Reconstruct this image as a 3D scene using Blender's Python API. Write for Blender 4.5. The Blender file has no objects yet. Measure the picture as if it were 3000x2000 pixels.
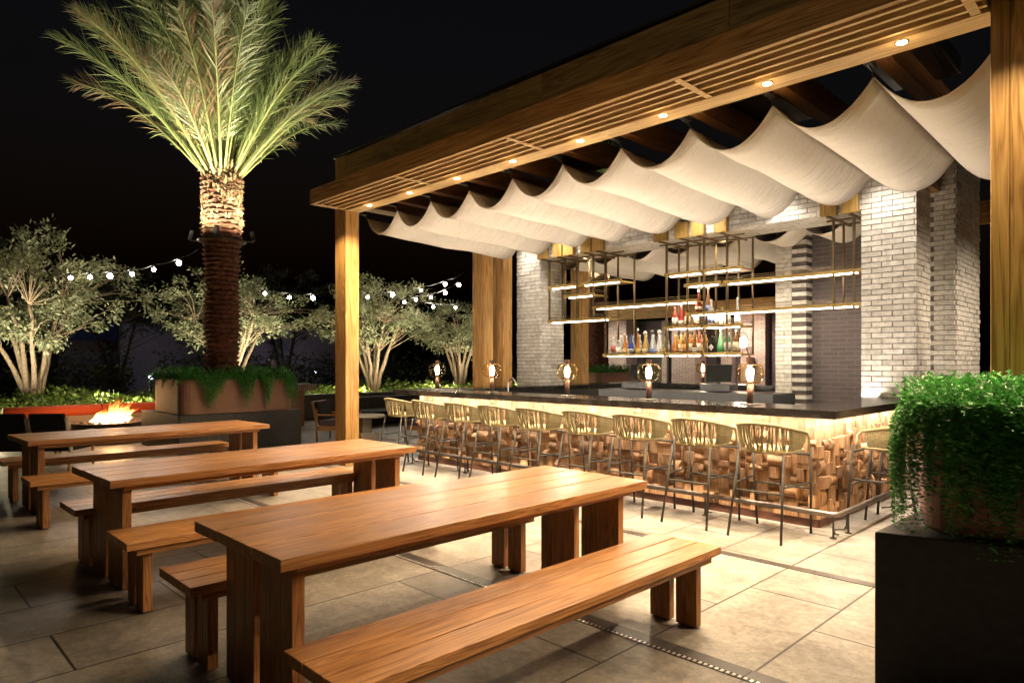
import bpy, math, random
from mathutils import Vector, Matrix
PI = math.pi
sc = bpy.context.scene
col = sc.collection
rad = math.radians

# ------------------------------------------------------------------ helpers
class MB:
    def __init__(s): s.v = []; s.f = []
    def box(s, x0, x1, y0, y1, z0, z1, M=None):
        b = len(s.v)
        P = [(x0,y0,z0),(x1,y0,z0),(x1,y1,z0),(x0,y1,z0),(x0,y0,z1),(x1,y0,z1),(x1,y1,z1),(x0,y1,z1)]
        if M is not None: P = [tuple(M @ Vector(p)) for p in P]
        s.v += P
        s.f += [(b,b+3,b+2,b+1),(b+4,b+5,b+6,b+7),(b,b+1,b+5,b+4),(b+1,b+2,b+6,b+5),(b+2,b+3,b+7,b+6),(b+3,b,b+4,b+7)]
        return s
    def face(s, pts):
        b = len(s.v); s.v += [tuple(p) for p in pts]; s.f.append(tuple(range(b, b+len(pts)))); return s
    def tube(s, path, r, n=8, caps=True):
        path = [Vector(p) for p in path]; b = len(s.v); m = len(path)
        rs = r if isinstance(r, (list, tuple)) else [r]*m
        up = None
        for i, p in enumerate(path):
            t = (path[min(i+1,m-1)] - path[max(i-1,0)])
            if t.length < 1e-9: t = Vector((0,0,1))
            t.normalize()
            if up is None: up = Vector((0,0,1)) if abs(t.z) < .9 else Vector((1,0,0))
            a = t.cross(up)
            if a.length < 1e-6: a = t.cross(Vector((0,1,0)))
            a.normalize(); c = a.cross(t).normalized(); up = c
            for k in range(n):
                q = 2*PI*k/n
                s.v.append(tuple(p + (a*math.cos(q) + c*math.sin(q))*rs[i]))
        for i in range(m-1):
            for k in range(n):
                k2 = (k+1) % n
                s.f.append((b+i*n+k, b+i*n+k2, b+(i+1)*n+k2, b+(i+1)*n+k))
        if caps:
            s.f.append(tuple(b+k for k in range(n))[::-1]); s.f.append(tuple(b+(m-1)*n+k for k in range(n)))
        return s
    def lathe(s, prof, n=20, c=(0,0,0), sx=1, sy=1):
        b = len(s.v); m = len(prof)
        for r, z in prof:
            for k in range(n):
                q = 2*PI*k/n
                s.v.append((c[0]+r*math.cos(q)*sx, c[1]+r*math.sin(q)*sy, c[2]+z))
        for i in range(m-1):
            for k in range(n):
                k2 = (k+1) % n
                s.f.append((b+i*n+k, b+i*n+k2, b+(i+1)*n+k2, b+(i+1)*n+k))
        if prof[0][0] > 1e-5: s.f.append(tuple(b+k for k in range(n))[::-1])
        if prof[-1][0] > 1e-5: s.f.append(tuple(b+(m-1)*n+k for k in range(n)))
        return s
    def prism(s, pts, z0, z1):
        b = len(s.v); n = len(pts)
        s.v += [(x,y,z0) for x,y in pts] + [(x,y,z1) for x,y in pts]
        s.f.append(tuple(range(b,b+n))[::-1]); s.f.append(tuple(range(b+n,b+2*n)))
        for i in range(n):
            j = (i+1) % n; s.f.append((b+i,b+j,b+n+j,b+n+i))
        return s
    def build(s, name, mat, parent=None, smooth=False, bevel=0, solid=0, loc=None, rz=0):
        me = bpy.data.meshes.new(name); me.from_pydata(s.v, [], s.f); me.update()
        if smooth:
            me.polygons.foreach_set('use_smooth', [True]*len(me.polygons))
        me.materials.append(mat)
        o = bpy.data.objects.new(name, me); col.objects.link(o)
        if parent: o.parent = parent
        if loc: o.location = loc
        if rz: o.rotation_euler.z = rz
        if bevel:
            m = o.modifiers.new('bevel','BEVEL'); m.width = bevel; m.segments = 2; m.limit_method = 'ANGLE'; m.angle_limit = rad(50)
        if solid:
            m = o.modifiers.new('solid','SOLIDIFY'); m.thickness = solid; m.offset = 0
        return o

def tag(o, label, cat, group=None, kind=None):
    if label: o['label'] = label
    if cat: o['category'] = cat
    if group: o['group'] = group
    if kind: o['kind'] = kind
    return o
def thing(name, label, cat, loc=(0,0,0), rz=0, group=None):
    o = bpy.data.objects.new(name, None); col.objects.link(o)
    o.location = loc; o.rotation_euler.z = rz; o.empty_display_size = .1
    return tag(o, label, cat, group)
def struct(o): o['kind'] = 'structure'; return o
def dup(root, loc, rz, label=None, group=None, scale=None):
    def cp(o, par):
        c = o.copy(); col.objects.link(c); c.parent = par
        for ch in list(o.children): cp(ch, c)
        return c
    r = cp(root, None); r.location = loc; r.rotation_euler.z = rz
    if scale: r.scale = scale
    if label: r['label'] = label
    if group: r['group'] = group
    return r

# ------------------------------------------------------------------ materials
class NT:
    def __init__(s, name):
        s.m = bpy.data.materials.new(name); s.m.use_nodes = True; s.t = s.m.node_tree; s.t.nodes.clear()
        s.out = s.n('ShaderNodeOutputMaterial')
    def n(s, ty, **kw):
        nd = s.t.nodes.new(ty)
        for k, v in kw.items():
            if k.startswith('i_'):
                key = k[2:]; key = int(key) if key.isdigit() else key.replace('_', ' ')
                nd.inputs[key].default_value = v
            else: setattr(nd, k, v)
        return nd
    def l(s, a, b): s.t.links.new(a, b)
def rgba(c): return (c[0], c[1], c[2], 1)
def ramp(nt, fac, stops):
    r = nt.n('ShaderNodeValToRGB'); e = r.color_ramp.elements
    while len(e) < len(stops): e.new(.5)
    for el, (p, c) in zip(e, stops): el.position = p; el.color = rgba(c)
    nt.l(fac, r.inputs['Fac']); return r.outputs['Color']
def mixc(nt, mode, fac, a, b):
    m = nt.n('ShaderNodeMix', data_type='RGBA', blend_type=mode)
    if isinstance(fac, (int, float)): m.inputs[0].default_value = fac
    else: nt.l(fac, m.inputs[0])
    for s_, v in ((6, a), (7, b)):
        if isinstance(v, tuple): m.inputs[s_].default_value = rgba(v)
        else: nt.l(v, m.inputs[s_])
    return m.outputs[2]
def bump(nt, h, strength, dist=.01):
    b = nt.n('ShaderNodeBump', i_Strength=strength, i_Distance=dist); nt.l(h, b.inputs['Height']); return b.outputs[0]
def pbr(nt, **kw):
    p = nt.n('ShaderNodeBsdfPrincipled')
    for k, v in kw.items():
        key = k.replace('_', ' ')
        if hasattr(v, 'is_linked') or hasattr(v, 'links'): nt.l(v, p.inputs[key])
        else: p.inputs[key].default_value = rgba(v) if isinstance(v, tuple) and len(v) == 3 else v
    nt.l(p.outputs[0], nt.out.inputs[0]); return p
def plain(name, c, rough=.5, metal=0, var=.15, nscale=8, bmp=0, spec=.5):
    nt = NT(name); tc = nt.n('ShaderNodeTexCoord')
    no = nt.n('ShaderNodeTexNoise', i_Scale=nscale, i_Detail=5); nt.l(tc.outputs['Object'], no.inputs['Vector'])
    cc = ramp(nt, no.outputs['Fac'], [(.3, tuple(x*(1-var) for x in c)), (.7, tuple(min(1,x*(1+var)) for x in c))])
    kw = dict(Base_Color=cc, Roughness=rough, Metallic=metal); kw['Specular_IOR_Level'] = spec
    if bmp: kw['Normal'] = bump(nt, no.outputs['Fac'], bmp)
    pbr(nt, **kw); return nt.m
def wood(name, dark, mid, light, axis='Y', scale=1.0, rough=.42, spread=.28, bmp=.12, coat=0):
    nt = NT(name); tc = nt.n('ShaderNodeTexCoord'); g = nt.n('ShaderNodeNewGeometry')
    off = nt.n('ShaderNodeVectorMath', operation='SCALE', i_Scale=37.0)
    cx = nt.n('ShaderNodeCombineXYZ'); 
    for i in range(3): nt.l(g.outputs['Random Per Island'], cx.inputs[i])
    nt.l(cx.outputs[0], off.inputs[0])
    ad = nt.n('ShaderNodeVectorMath', operation='ADD'); nt.l(tc.outputs['Object'], ad.inputs[0]); nt.l(off.outputs[0], ad.inputs[1])
    mp = nt.n('ShaderNodeMapping'); nt.l(ad.outputs[0], mp.inputs['Vector'])
    a, b = .6*scale, 13*scale
    mp.inputs['Scale'].default_value = {'X':(a,b,b),'Y':(b,a,b),'Z':(b,b,a)}[axis]
    n1 = nt.n('ShaderNodeTexNoise', i_Scale=1.0, i_Detail=3, i_Distortion=.7); nt.l(mp.outputs[0], n1.inputs['Vector'])
    # growth rings: contour lines of the stretched noise
    mu = nt.n('ShaderNodeMath', operation='MULTIPLY'); mu.inputs[1].default_value = 13; nt.l(n1.outputs['Fac'], mu.inputs[0])
    fr = nt.n('ShaderNodeMath', operation='PINGPONG'); fr.inputs[1].default_value = .5; nt.l(mu.outputs[0], fr.inputs[0])
    mp2 = nt.n('ShaderNodeMapping'); nt.l(ad.outputs[0], mp2.inputs['Vector'])
    a2, b2 = 3*scale, 130*scale
    mp2.inputs['Scale'].default_value = {'X':(a2,b2,b2),'Y':(b2,a2,b2),'Z':(b2,b2,a2)}[axis]
    n2 = nt.n('ShaderNodeTexNoise', i_Scale=1.0, i_Detail=2); nt.l(mp2.outputs[0], n2.inputs['Vector'])
    mm = nt.n('ShaderNodeMath', operation='MULTIPLY_ADD'); nt.l(fr.outputs[0], mm.inputs[0]); mm.inputs[1].default_value = .75
    m3 = nt.n('ShaderNodeMath', operation='MULTIPLY'); m3.inputs[1].default_value = .62; nt.l(n2.outputs['Fac'], m3.inputs[0]); nt.l(m3.outputs[0], mm.inputs[2])
    c = ramp(nt, mm.outputs[0], [(.22, dark), (.46, mid), (.72, light)])
    mp3 = nt.n('ShaderNodeMapping'); nt.l(ad.outputs[0], mp3.inputs['Vector']); a3, b3 = 1.3*scale, 7*scale
    mp3.inputs['Scale'].default_value = {'X':(a3,b3,b3),'Y':(b3,a3,b3),'Z':(b3,b3,a3)}[axis]
    n3 = nt.n('ShaderNodeTexNoise', i_Scale=1.0, i_Detail=4, i_Roughness=.6); nt.l(mp3.outputs[0], n3.inputs['Vector'])
    c = mixc(nt, 'MULTIPLY', 1.0, c, ramp(nt, n3.outputs['Fac'], [(.30,(.76,.70,.65)),(.5,(.98,.97,.95)),(.68,(1.14,1.12,1.08))]))
    mr = nt.n('ShaderNodeMapRange'); nt.l(g.outputs['Random Per Island'], mr.inputs[0]); mr.inputs[3].default_value = 1-spread; mr.inputs[4].default_value = 1+spread*.6
    cv = nt.n('ShaderNodeCombineColor');
    for i in range(3): nt.l(mr.outputs[0], cv.inputs[i])
    c = mixc(nt, 'MULTIPLY', 1.0, c, cv.outputs[0])
    rr = nt.n('ShaderNodeMapRange'); nt.l(n2.outputs['Fac'], rr.inputs[0]); rr.inputs[3].default_value = rough-.12; rr.inputs[4].default_value = rough+.12
    p = pbr(nt, Base_Color=c, Roughness=rr.outputs[0], Normal=bump(nt, mm.outputs[0], bmp, .004))
    p.inputs['Coat Weight'].default_value = coat
    return nt.m
def emit(name, c, s):
    nt = NT(name); e = nt.n('ShaderNodeEmission', i_Strength=s); e.inputs[0].default_value = rgba(c); nt.l(e.outputs[0], nt.out.inputs[0]); return nt.m
def brickmat(name, ca, cb, rough=.85):
    nt = NT(name); tc = nt.n('ShaderNodeTexCoord'); g = nt.n('ShaderNodeNewGeometry')
    c0 = ramp(nt, g.outputs['Random Per Island'], [(0, ca), (1, cb)])
    n1 = nt.n('ShaderNodeTexNoise', i_Scale=14, i_Detail=6, i_Roughness=.65); nt.l(tc.outputs['Object'], n1.inputs['Vector'])
    c1 = ramp(nt, n1.outputs['Fac'], [(.3, (.62,.6,.58)), (.6, (1,1,1))])
    c = mixc(nt, 'MULTIPLY', 1.0, c0, c1)
    pbr(nt, Base_Color=c, Roughness=rough, Normal=bump(nt, n1.outputs['Fac'], .5, .008)); return nt.m
def glassy(name, tint, k=.9, rough=.02):
    nt = NT(name); tr = nt.n('ShaderNodeBsdfTransparent'); tr.inputs[0].default_value = rgba(tint)
    gl = nt.n('ShaderNodeBsdfGlossy', i_Roughness=rough); fr = nt.n('ShaderNodeLayerWeight', i_Blend=.35)
    mx = nt.n('ShaderNodeMixShader'); nt.l(fr.outputs['Facing'], mx.inputs[0]); nt.l(tr.outputs[0], mx.inputs[1]); nt.l(gl.outputs[0], mx.inputs[2])
    mul = nt.n('ShaderNodeMath', operation='MULTIPLY'); mul.inputs[1].default_value = 1-k+.1; nt.l(fr.outputs['Facing'], mul.inputs[0]); nt.l(mul.outputs[0], mx.inputs[0])
    nt.l(mx.outputs[0], nt.out.inputs[0]); return nt.m
def leafmat(name, ca, cb, rough=.5, trans=.25):
    nt = NT(name); g = nt.n('ShaderNodeNewGeometry')
    c = ramp(nt, g.outputs['Random Per Island'], [(0, ca), (1, cb)])
    p = nt.n('ShaderNodeBsdfPrincipled', i_Roughness=rough); nt.l(c, p.inputs['Base Color'])
    t = nt.n('ShaderNodeBsdfTranslucent'); nt.l(c, t.inputs[0])
    mx = nt.n('ShaderNodeMixShader'); mx.inputs[0].default_value = trans
    nt.l(p.outputs[0], mx.inputs[1]); nt.l(t.outputs[0], mx.inputs[2]); nt.l(mx.outputs[0], nt.out.inputs[0]); return nt.m

M = {}
M['teak'] = wood('teak', (.20,.082,.024), (.40,.182,.060), (.54,.28,.105), 'Y', rough=.36, bmp=.08)
M['teakz'] = wood('teak_upright', (.18,.072,.021), (.34,.15,.048), (.46,.225,.08), 'Z', rough=.45, spread=.15, bmp=.06)
M['timberx'] = wood('timber_long', (.22,.115,.03), (.46,.27,.085), (.62,.40,.15), 'X', scale=.6, rough=.55, spread=.18)
M['timbery'] = wood('timber_rafter', (.16,.075,.028), (.28,.14,.05), (.38,.20,.08), 'Y', scale=.6, rough=.6, spread=.15)
M['timberz'] = wood('timber_post', (.20,.10,.025), (.44,.25,.08), (.60,.37,.14), 'Z', scale=.6, rough=.5, spread=.15)
M['soffit'] = wood('soffit_wood', (.42,.26,.10), (.60,.41,.18), (.72,.52,.27), 'X', scale=.6, rough=.55, spread=.12)
M['darkbox'] = plain('dark_slot', (.05,.025,.012), .8)
M['blockwood'] = wood('reclaimed_block', (.24,.12,.055), (.42,.235,.115), (.60,.38,.21), 'Z', scale=1.6, rough=.7, spread=.5, bmp=.2)
M['goldwood'] = wood('block_gold', (.20,.12,.035), (.36,.23,.07), (.46,.31,.11), 'Z', rough=.4, spread=.1)
M['brick'] = brickmat('pale_brick', (.56,.54,.50), (.76,.74,.70))
M['mortar'] = plain('brick_joint', (.20,.185,.17), .95)
M['brickdark'] = brickmat('dark_brick', (.12,.10,.10), (.17,.15,.148))
M['counter'] = plain('black_stone', (.022,.020,.019), .13, var=.5, nscale=5, spec=.6)
M['inner'] = plain('inner_panel', (.028,.026,.025), .35)
M['steel'] = plain('steel', (.22,.21,.20), .35, metal=.9, var=.1)
M['white'] = plain('white_panel', (.6,.58,.54), .5)
M['darkmetal'] = plain('dark_metal', (.055,.05,.042), .4, metal=.5, var=.2)
M['bronze'] = plain('bronze', (.16,.115,.06), .38, metal=.6, var=.2)
M['brassshelf'] = plain('brass_shelf', (.42,.29,.10), .35, metal=.4, var=.15)
M['rail'] = plain('foot_rail', (.20,.17,.15), .4, metal=.8, var=.1)
M['stoolmetal'] = plain('stool_frame', (.035,.032,.025), .6, metal=.1, var=.15)
M['rope'] = plain('olive_rope', (.31,.265,.145), .75, var=.3, nscale=60)
M['pad'] = plain('tan_pad', (.42,.33,.16), .8)
M['led'] = emit('led_strip', (1,.86,.66), 26)
M['ledu'] = emit('led_strip_counter', (1,.86,.70), 75)
M['lampglow'] = emit('lamp_core', (1,.88,.68), 40)
M['bulb'] = emit('festoon_bulb', (1,.86,.72), 160)
M['down'] = emit('downlight_face', (1,.74,.36), 60)
nt = NT('amber_glass'); lw = nt.n('ShaderNodeLayerWeight', i_Blend=.45)
cg = ramp(nt, lw.outputs['Facing'], [(.25,(.97,.90,.76)),(.7,(.82,.60,.32)),(.97,(.45,.25,.09))])
tr = nt.n('ShaderNodeBsdfTransparent'); nt.l(cg, tr.inputs[0]); gl = nt.n('ShaderNodeBsdfGlossy', i_Roughness=.06); gl.inputs[0].default_value = (1,.9,.7,1)
pw = nt.n('ShaderNodeMath', operation='POWER'); pw.inputs[1].default_value = 2.2; nt.l(lw.outputs['Facing'], pw.inputs[0]); mu = nt.n('ShaderNodeMath', operation='MULTIPLY_ADD'); mu.inputs[1].default_value = .30; mu.inputs[2].default_value = .03; nt.l(pw.outputs[0], mu.inputs[0])
mx = nt.n('ShaderNodeMixShader'); nt.l(mu.outputs[0], mx.inputs[0]); nt.l(tr.outputs[0], mx.inputs[1]); nt.l(gl.outputs[0], mx.inputs[2]); tl = nt.n('ShaderNodeBsdfTranslucent'); tl.inputs[0].default_value = (1,.80,.50,1); p3 = nt.n('ShaderNodeMath', operation='POWER'); p3.inputs[1].default_value = 5.0; nt.l(lw.outputs['Facing'], p3.inputs[0])
m5 = nt.n('ShaderNodeMath', operation='MULTIPLY_ADD'); m5.inputs[1].default_value = .012; m5.inputs[2].default_value = .0; nt.l(p3.outputs[0], m5.inputs[0])
mz = nt.n('ShaderNodeMixShader'); nt.l(m5.outputs[0], mz.inputs[0]); nt.l(mx.outputs[0], mz.inputs[1]); nt.l(tl.outputs[0], mz.inputs[2]); nt.l(mz.outputs[0], nt.out.inputs[0]); M['glass'] = nt.m
M['leather'] = plain('brown_leather', (.055,.024,.013), .5)
M['black'] = plain('black_plastic', (.012,.012,.013), .35)
M['screen'] = plain('dark_screen', (.02,.022,.02), .12)
M['fabric'] = None
M['terracotta'] = plain('terracotta', (.34,.19,.125), .7, var=.12, nscale=3)
M['rust'] = plain('weathered_bronze', (.16,.105,.06), .55, var=.3, nscale=2.5, bmp=.1)
M['basestone'] = plain('basalt', (.060,.058,.056), .7, var=.3, nscale=22, bmp=.25)
M['blackstone'] = plain('dark_basalt', (.016,.016,.017), .6, var=.3, nscale=22, bmp=.2)
M['green'] = leafmat('trailing_leaf', (.02,.12,.018), (.10,.40,.07))
M['green2'] = leafmat('bed_leaf', (.06,.14,.02), (.26,.34,.06))
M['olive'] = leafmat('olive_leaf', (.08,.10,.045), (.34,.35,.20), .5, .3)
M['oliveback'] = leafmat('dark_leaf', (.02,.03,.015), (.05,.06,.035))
M['bark'] = plain('olive_bark', (.20,.145,.09), .9, var=.4, nscale=18, bmp=.6)
M['palmleaf'] = leafmat('palm_leaf', (.09,.17,.05), (.38,.44,.20), .4, .3)
M['palmdry'] = leafmat('palm_leaf_dry', (.26,.15,.07), (.45,.32,.17), .5, .3)
M['palmstalk'] = plain('palm_stalk', (.40,.44,.17), .45)
M['palmtrunk'] = plain('palm_trunk', (.13,.048,.027), .95, var=.5, nscale=14, bmp=.8)
M['palmfibre'] = leafmat('palm_fibre', (.16,.095,.045), (.50,.39,.22), .9, .1)
M['redfabric'] = plain('red_bolster', (.50,.085,.03), .8, var=.1, nscale=30)
M['greyfabric'] = plain('grey_cushion', (.34,.30,.27), .9, var=.1, nscale=30)
M['darkfabric'] = plain('dark_cushion', (.012,.012,.014), .85)
M['purple'] = plain('plum_cushion', (.10,.065,.09), .7)
M['chairwood'] = wood('chair_wood', (.30,.13,.04), (.48,.24,.09), (.58,.32,.13), 'Z', rough=.45, spread=.1)
M['stonetop'] = plain('pale_stone', (.42,.38,.32), .5)
M['concrete'] = plain('concrete', (.30,.26,.22), .7, nscale=20)
M['soil'] = plain('soil', (.05,.04,.03), .95, nscale=20)
M['farwall'] = plain('far_wall', (.30,.26,.30), .9)

# fabric: woven canvas with creases
nt = NT('canvas'); tc = nt.n('ShaderNodeTexCoord'); mp = nt.n('ShaderNodeMapping'); nt.l(tc.outputs['Object'], mp.inputs['Vector'])
mp.inputs['Rotation'].default_value = (0,0,rad(-28)); mp.inputs['Scale'].default_value = (1.1,4.2,1.6)
n1 = nt.n('ShaderNodeTexNoise', i_Scale=1.5, i_Detail=5, i_Roughness=.55, i_Distortion=.6); nt.l(mp.outputs[0], n1.inputs['Vector'])
n2 = nt.n('ShaderNodeTexNoise', i_Scale=24, i_Detail=6, i_Roughness=.7); nt.l(tc.outputs['Object'], n2.inputs['Vector'])
c = ramp(nt, n2.outputs['Fac'], [(.2,(.76,.71,.63)),(.6,(.84,.79,.72)),(.8,(.86,.82,.75))])
ad = nt.n('ShaderNodeMath', operation='MULTIPLY_ADD'); nt.l(n2.outputs['Fac'], ad.inputs[0]); ad.inputs[1].default_value = .05; nt.l(n1.outputs['Fac'], ad.inputs[2])
bp = bump(nt, ad.outputs[0], .75, .05)
d = nt.n('ShaderNodeBsdfDiffuse'); nt.l(c, d.inputs[0]); nt.l(bp, d.inputs['Normal'])
t = nt.n('ShaderNodeBsdfTranslucent'); t.inputs[0].default_value = (.55,.36,.19,1); nt.l(bp, t.inputs['Normal'])
mx = nt.n('ShaderNodeMixShader'); mx.inputs[0].default_value = .10
nt.l(d.outputs[0], mx.inputs[1]); nt.l(t.outputs[0], mx.inputs[2]); nt.l(mx.outputs[0], nt.out.inputs[0]); M['fabric'] = nt.m

# floor tiles: courses run along Y, 1.17 x 0.585 m
nt = NT('stone_tiles'); tc = nt.n('ShaderNodeTexCoord'); sp = nt.n('ShaderNodeSeparateXYZ'); nt.l(tc.outputs['Object'], sp.inputs[0])
a1 = nt.n('ShaderNodeMath', operation='ADD'); nt.l(sp.outputs['Y'], a1.inputs[0]); a1.inputs[1].default_value = .395+117
a2 = nt.n('ShaderNodeMath', operation='ADD'); nt.l(sp.outputs['X'], a2.inputs[0]); a2.inputs[1].default_value = 1.49+58.5*2
cb = nt.n('ShaderNodeCombineXYZ'); nt.l(a1.outputs[0], cb.inputs[0]); nt.l(a2.outputs[0], cb.inputs[1])
br = nt.n('ShaderNodeTexBrick', i_Scale=1.0, i_Mortar_Size=.0075, i_Mortar_Smooth=.15, i_Bias=0.0, i_Brick_Width=1.17, i_Row_Height=.585)
br.offset = .38; br.offset_frequency = 2; br.inputs['Color1'].default_value = (.74,.74,.75,1); br.inputs['Color2'].default_value = (1.12,1.09,1.03,1); br.inputs['Mortar'].default_value = (.12,.10,.085,1)
nt.l(cb.outputs[0], br.inputs['Vector'])
n1 = nt.n('ShaderNodeTexNoise', i_Scale=2.6, i_Detail=14, i_Roughness=.82, i_Distortion=.5); nt.l(tc.outputs['Object'], n1.inputs['Vector'])
n2 = nt.n('ShaderNodeTexNoise', i_Scale=26, i_Detail=6, i_Roughness=.75); nt.l(tc.outputs['Object'], n2.inputs['Vector'])
mpx = nt.n('ShaderNodeMapping'); mpx.inputs['Scale'].default_value = (.8,7,1); nt.l(tc.outputs['Object'], mpx.inputs['Vector'])
n3 = nt.n('ShaderNodeTexNoise', i_Scale=1.5, i_Detail=5); nt.l(mpx.outputs[0], n3.inputs['Vector'])
c1 = ramp(nt, n1.outputs['Fac'], [(.36,(.15,.137,.117)),(.5,(.27,.25,.217)),(.62,(.37,.345,.30))])
c2 = ramp(nt, n2.outputs['Fac'], [(.32,(.62,.61,.6)),(.6,(1.08,1.08,1.08))])
c3 = ramp(nt, n3.outputs['Fac'], [(.3,(.82,.82,.82)),(.7,(1.1,1.1,1.1))])
c = mixc(nt,'MULTIPLY',1.0,c1,c2); c = mixc(nt,'MULTIPLY',.8,c,c3); c = mixc(nt,'MULTIPLY',1.0,c,br.outputs['Color'])
rr = nt.n('ShaderNodeMapRange'); nt.l(n2.outputs['Fac'], rr.inputs[0]); rr.inputs[3].default_value = .34; rr.inputs[4].default_value = .58
mh = nt.n('ShaderNodeMath', operation='MULTIPLY_ADD'); nt.l(br.outputs['Fac'], mh.inputs[0]); mh.inputs[1].default_value = -1.0; nt.l(n2.outputs['Fac'], mh.inputs[2])
pbr(nt, Base_Color=c, Roughness=rr.outputs[0], Normal=bump(nt, mh.outputs[0], .25, .003)); M['tiles'] = nt.m

def texbrick(name, c1, c2, mort, w=.24, h=.067):
    nt = NT(name); tc = nt.n('ShaderNodeTexCoord'); sp = nt.n('ShaderNodeSeparateXYZ'); nt.l(tc.outputs['Object'], sp.inputs[0])
    a = nt.n('ShaderNodeMath', operation='ADD'); nt.l(sp.outputs['X'], a.inputs[0]); nt.l(sp.outputs['Y'], a.inputs[1])
    cb = nt.n('ShaderNodeCombineXYZ'); nt.l(a.outputs[0], cb.inputs[0]); nt.l(sp.outputs['Z'], cb.inputs[1])
    br = nt.n('ShaderNodeTexBrick', i_Scale=1.0, i_Mortar_Size=.006, i_Brick_Width=w, i_Row_Height=h)
    br.inputs['Color1'].default_value = rgba(c1); br.inputs['Color2'].default_value = rgba(c2); br.inputs['Mortar'].default_value = rgba(mort)
    nt.l(cb.outputs[0], br.inputs['Vector'])
    mh = nt.n('ShaderNodeMath', operation='MULTIPLY'); nt.l(br.outputs['Fac'], mh.inputs[0]); mh.inputs[1].default_value = -1.0
    pbr(nt, Base_Color=br.outputs['Color'], Roughness=.85, Normal=bump(nt, mh.outputs[0], .6, .01)); return nt.m
M['farbrick'] = texbrick('far_brick', (.42,.35,.32), (.56,.48,.44), (.14,.11,.10))
M['farbrickdark'] = texbrick('far_brick_dark', (.12,.10,.11), (.18,.15,.16), (.05,.04,.04))

# ------------------------------------------------------------------ world, camera
w = bpy.data.worlds.new("World"); sc.world = w; w.use_nodes = True
bg = w.node_tree.nodes['Background']
sky = w.node_tree.nodes.new('ShaderNodeTexSky'); sky.sky_type = 'NISHITA'; sky.sun_disc = False
sky.sun_elevation = rad(-3); sky.sun_rotation = rad(120)
w.node_tree.links.new(sky.outputs[0], bg.inputs[0]); bg.inputs[1].default_value = .045

cam = bpy.data.cameras.new('camera'); co = bpy.data.objects.new('camera', cam); col.objects.link(co); sc.camera = co
co.location = (0,0,1.5); co.rotation_euler = (rad(90), 0, rad(45.435))
cam.sensor_width = 36; cam.lens = 36*1960/3000; cam.shift_y = (1063-1000)/3000; cam.clip_end = 2000; cam.clip_start = .05

# ------------------------------------------------------------------ light helpers
def spot(loc, target, power, color, size, blend=.5, radius=.03):
    l = bpy.data.lights.new('spot_light','SPOT'); l.energy = power; l.color = color; l.spot_size = rad(size); l.spot_blend = blend; l.shadow_soft_size = radius
    o = bpy.data.objects.new('spot_light', l); col.objects.link(o); o.location = loc
    d = Vector(target)-Vector(loc); o.rotation_euler = d.to_track_quat('-Z','Y').to_euler(); return o
def point(loc, power, color, radius=.04):
    l = bpy.data.lights.new('point_light','POINT'); l.energy = power; l.color = color; l.shadow_soft_size = radius
    o = bpy.data.objects.new('point_light', l); col.objects.link(o); o.location = loc; return o
WARM = (1,.66,.34); WW = (1,.80,.56)

# ------------------------------------------------------------------ ground
struct(MB().box(-400,400,-400,400,-.5,-.01).build('ground', M['soil']))
struct(MB().box(-20.2,12,-8,24,-.2,0).build('patio_floor', M['tiles']))
nts = plain('strip_stone', (.045,.038,.034), .42, var=.25, nscale=12)
for (y0,y1,x0,x1) in ((4.865,4.955,-9.5,6),(3.03,3.125,-9.5,6)):
    mb = MB(); x = x0
    while x < x1-.01:
        mb.box(x+.002, min(x+.40,x1)-.002, y0, y1, .0, .004); x += .40
    tag(mb.build('floor_strip', nts), None, None)['kind'] = 'structure'
dr = thing('slot_drain', 'narrow perforated metal slot drain in the floor beside the dark strip under the tables', 'drain', (0,3.015,0))
MB().box(-9.5,6,-.012,.012,.0005,.003).build('channel', M['black'], dr)
mb = MB(); x = -9.5
while x < 6:
    mb.box(x, x+.014, -.011, .011, .0035, .0075); x += .030
mb.build('grate', plain('grate_metal', (.75,.73,.70), .3, metal=.6), dr)

# ------------------------------------------------------------------ dining tables and benches
def make_table():
    t = thing('dining_table', 'x', 'table')
    W, L = .90, 2.46
    ws = [.265,.185,.185,.265]; x = -W/2; mb = MB()
    for q in ws:
        e1 = (.0,.004,.001,.005)[len(mb.v)//8%4]; mb.box(x+.0046, x+q-.0046, -L/2+e1, L/2-e1, .70, .75-e1*.15); x += q
    mb.build('tabletop', M['teak'], t, bevel=.003)
    for s in (-1,1):
        for a,b in ((-.335,-.03),(.03,.335)):
            # each leg slab is glued up from three boards
            y = s*(L/2-.135); k = MB(); n = 3; wd = (b-a)/n
            for i in range(n): k.box(a+i*wd+.001, a+(i+1)*wd-.001, y-.028, y+.028, .008, .645)
            k.build('leg', M['teakz'], t, bevel=.003)
        MB().box(-.335,.335, s*(L/2-.135)-.03, s*(L/2-.135)+.03, .647,.698).build('cross_rail', M['teakz'], t, bevel=.002)
    MB().box(-.03,.03,-L/2+.17,L/2-.17,.62,.698).build('stretcher', M['teak'], t, bevel=.002)
    for s in (-1,1):
        MB().box(s*.375-.012,s*.375+.012,-L/2+.10,L/2-.10,.665,.698).build('apron', M['teak'], t, bevel=.002)
    return t
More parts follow.
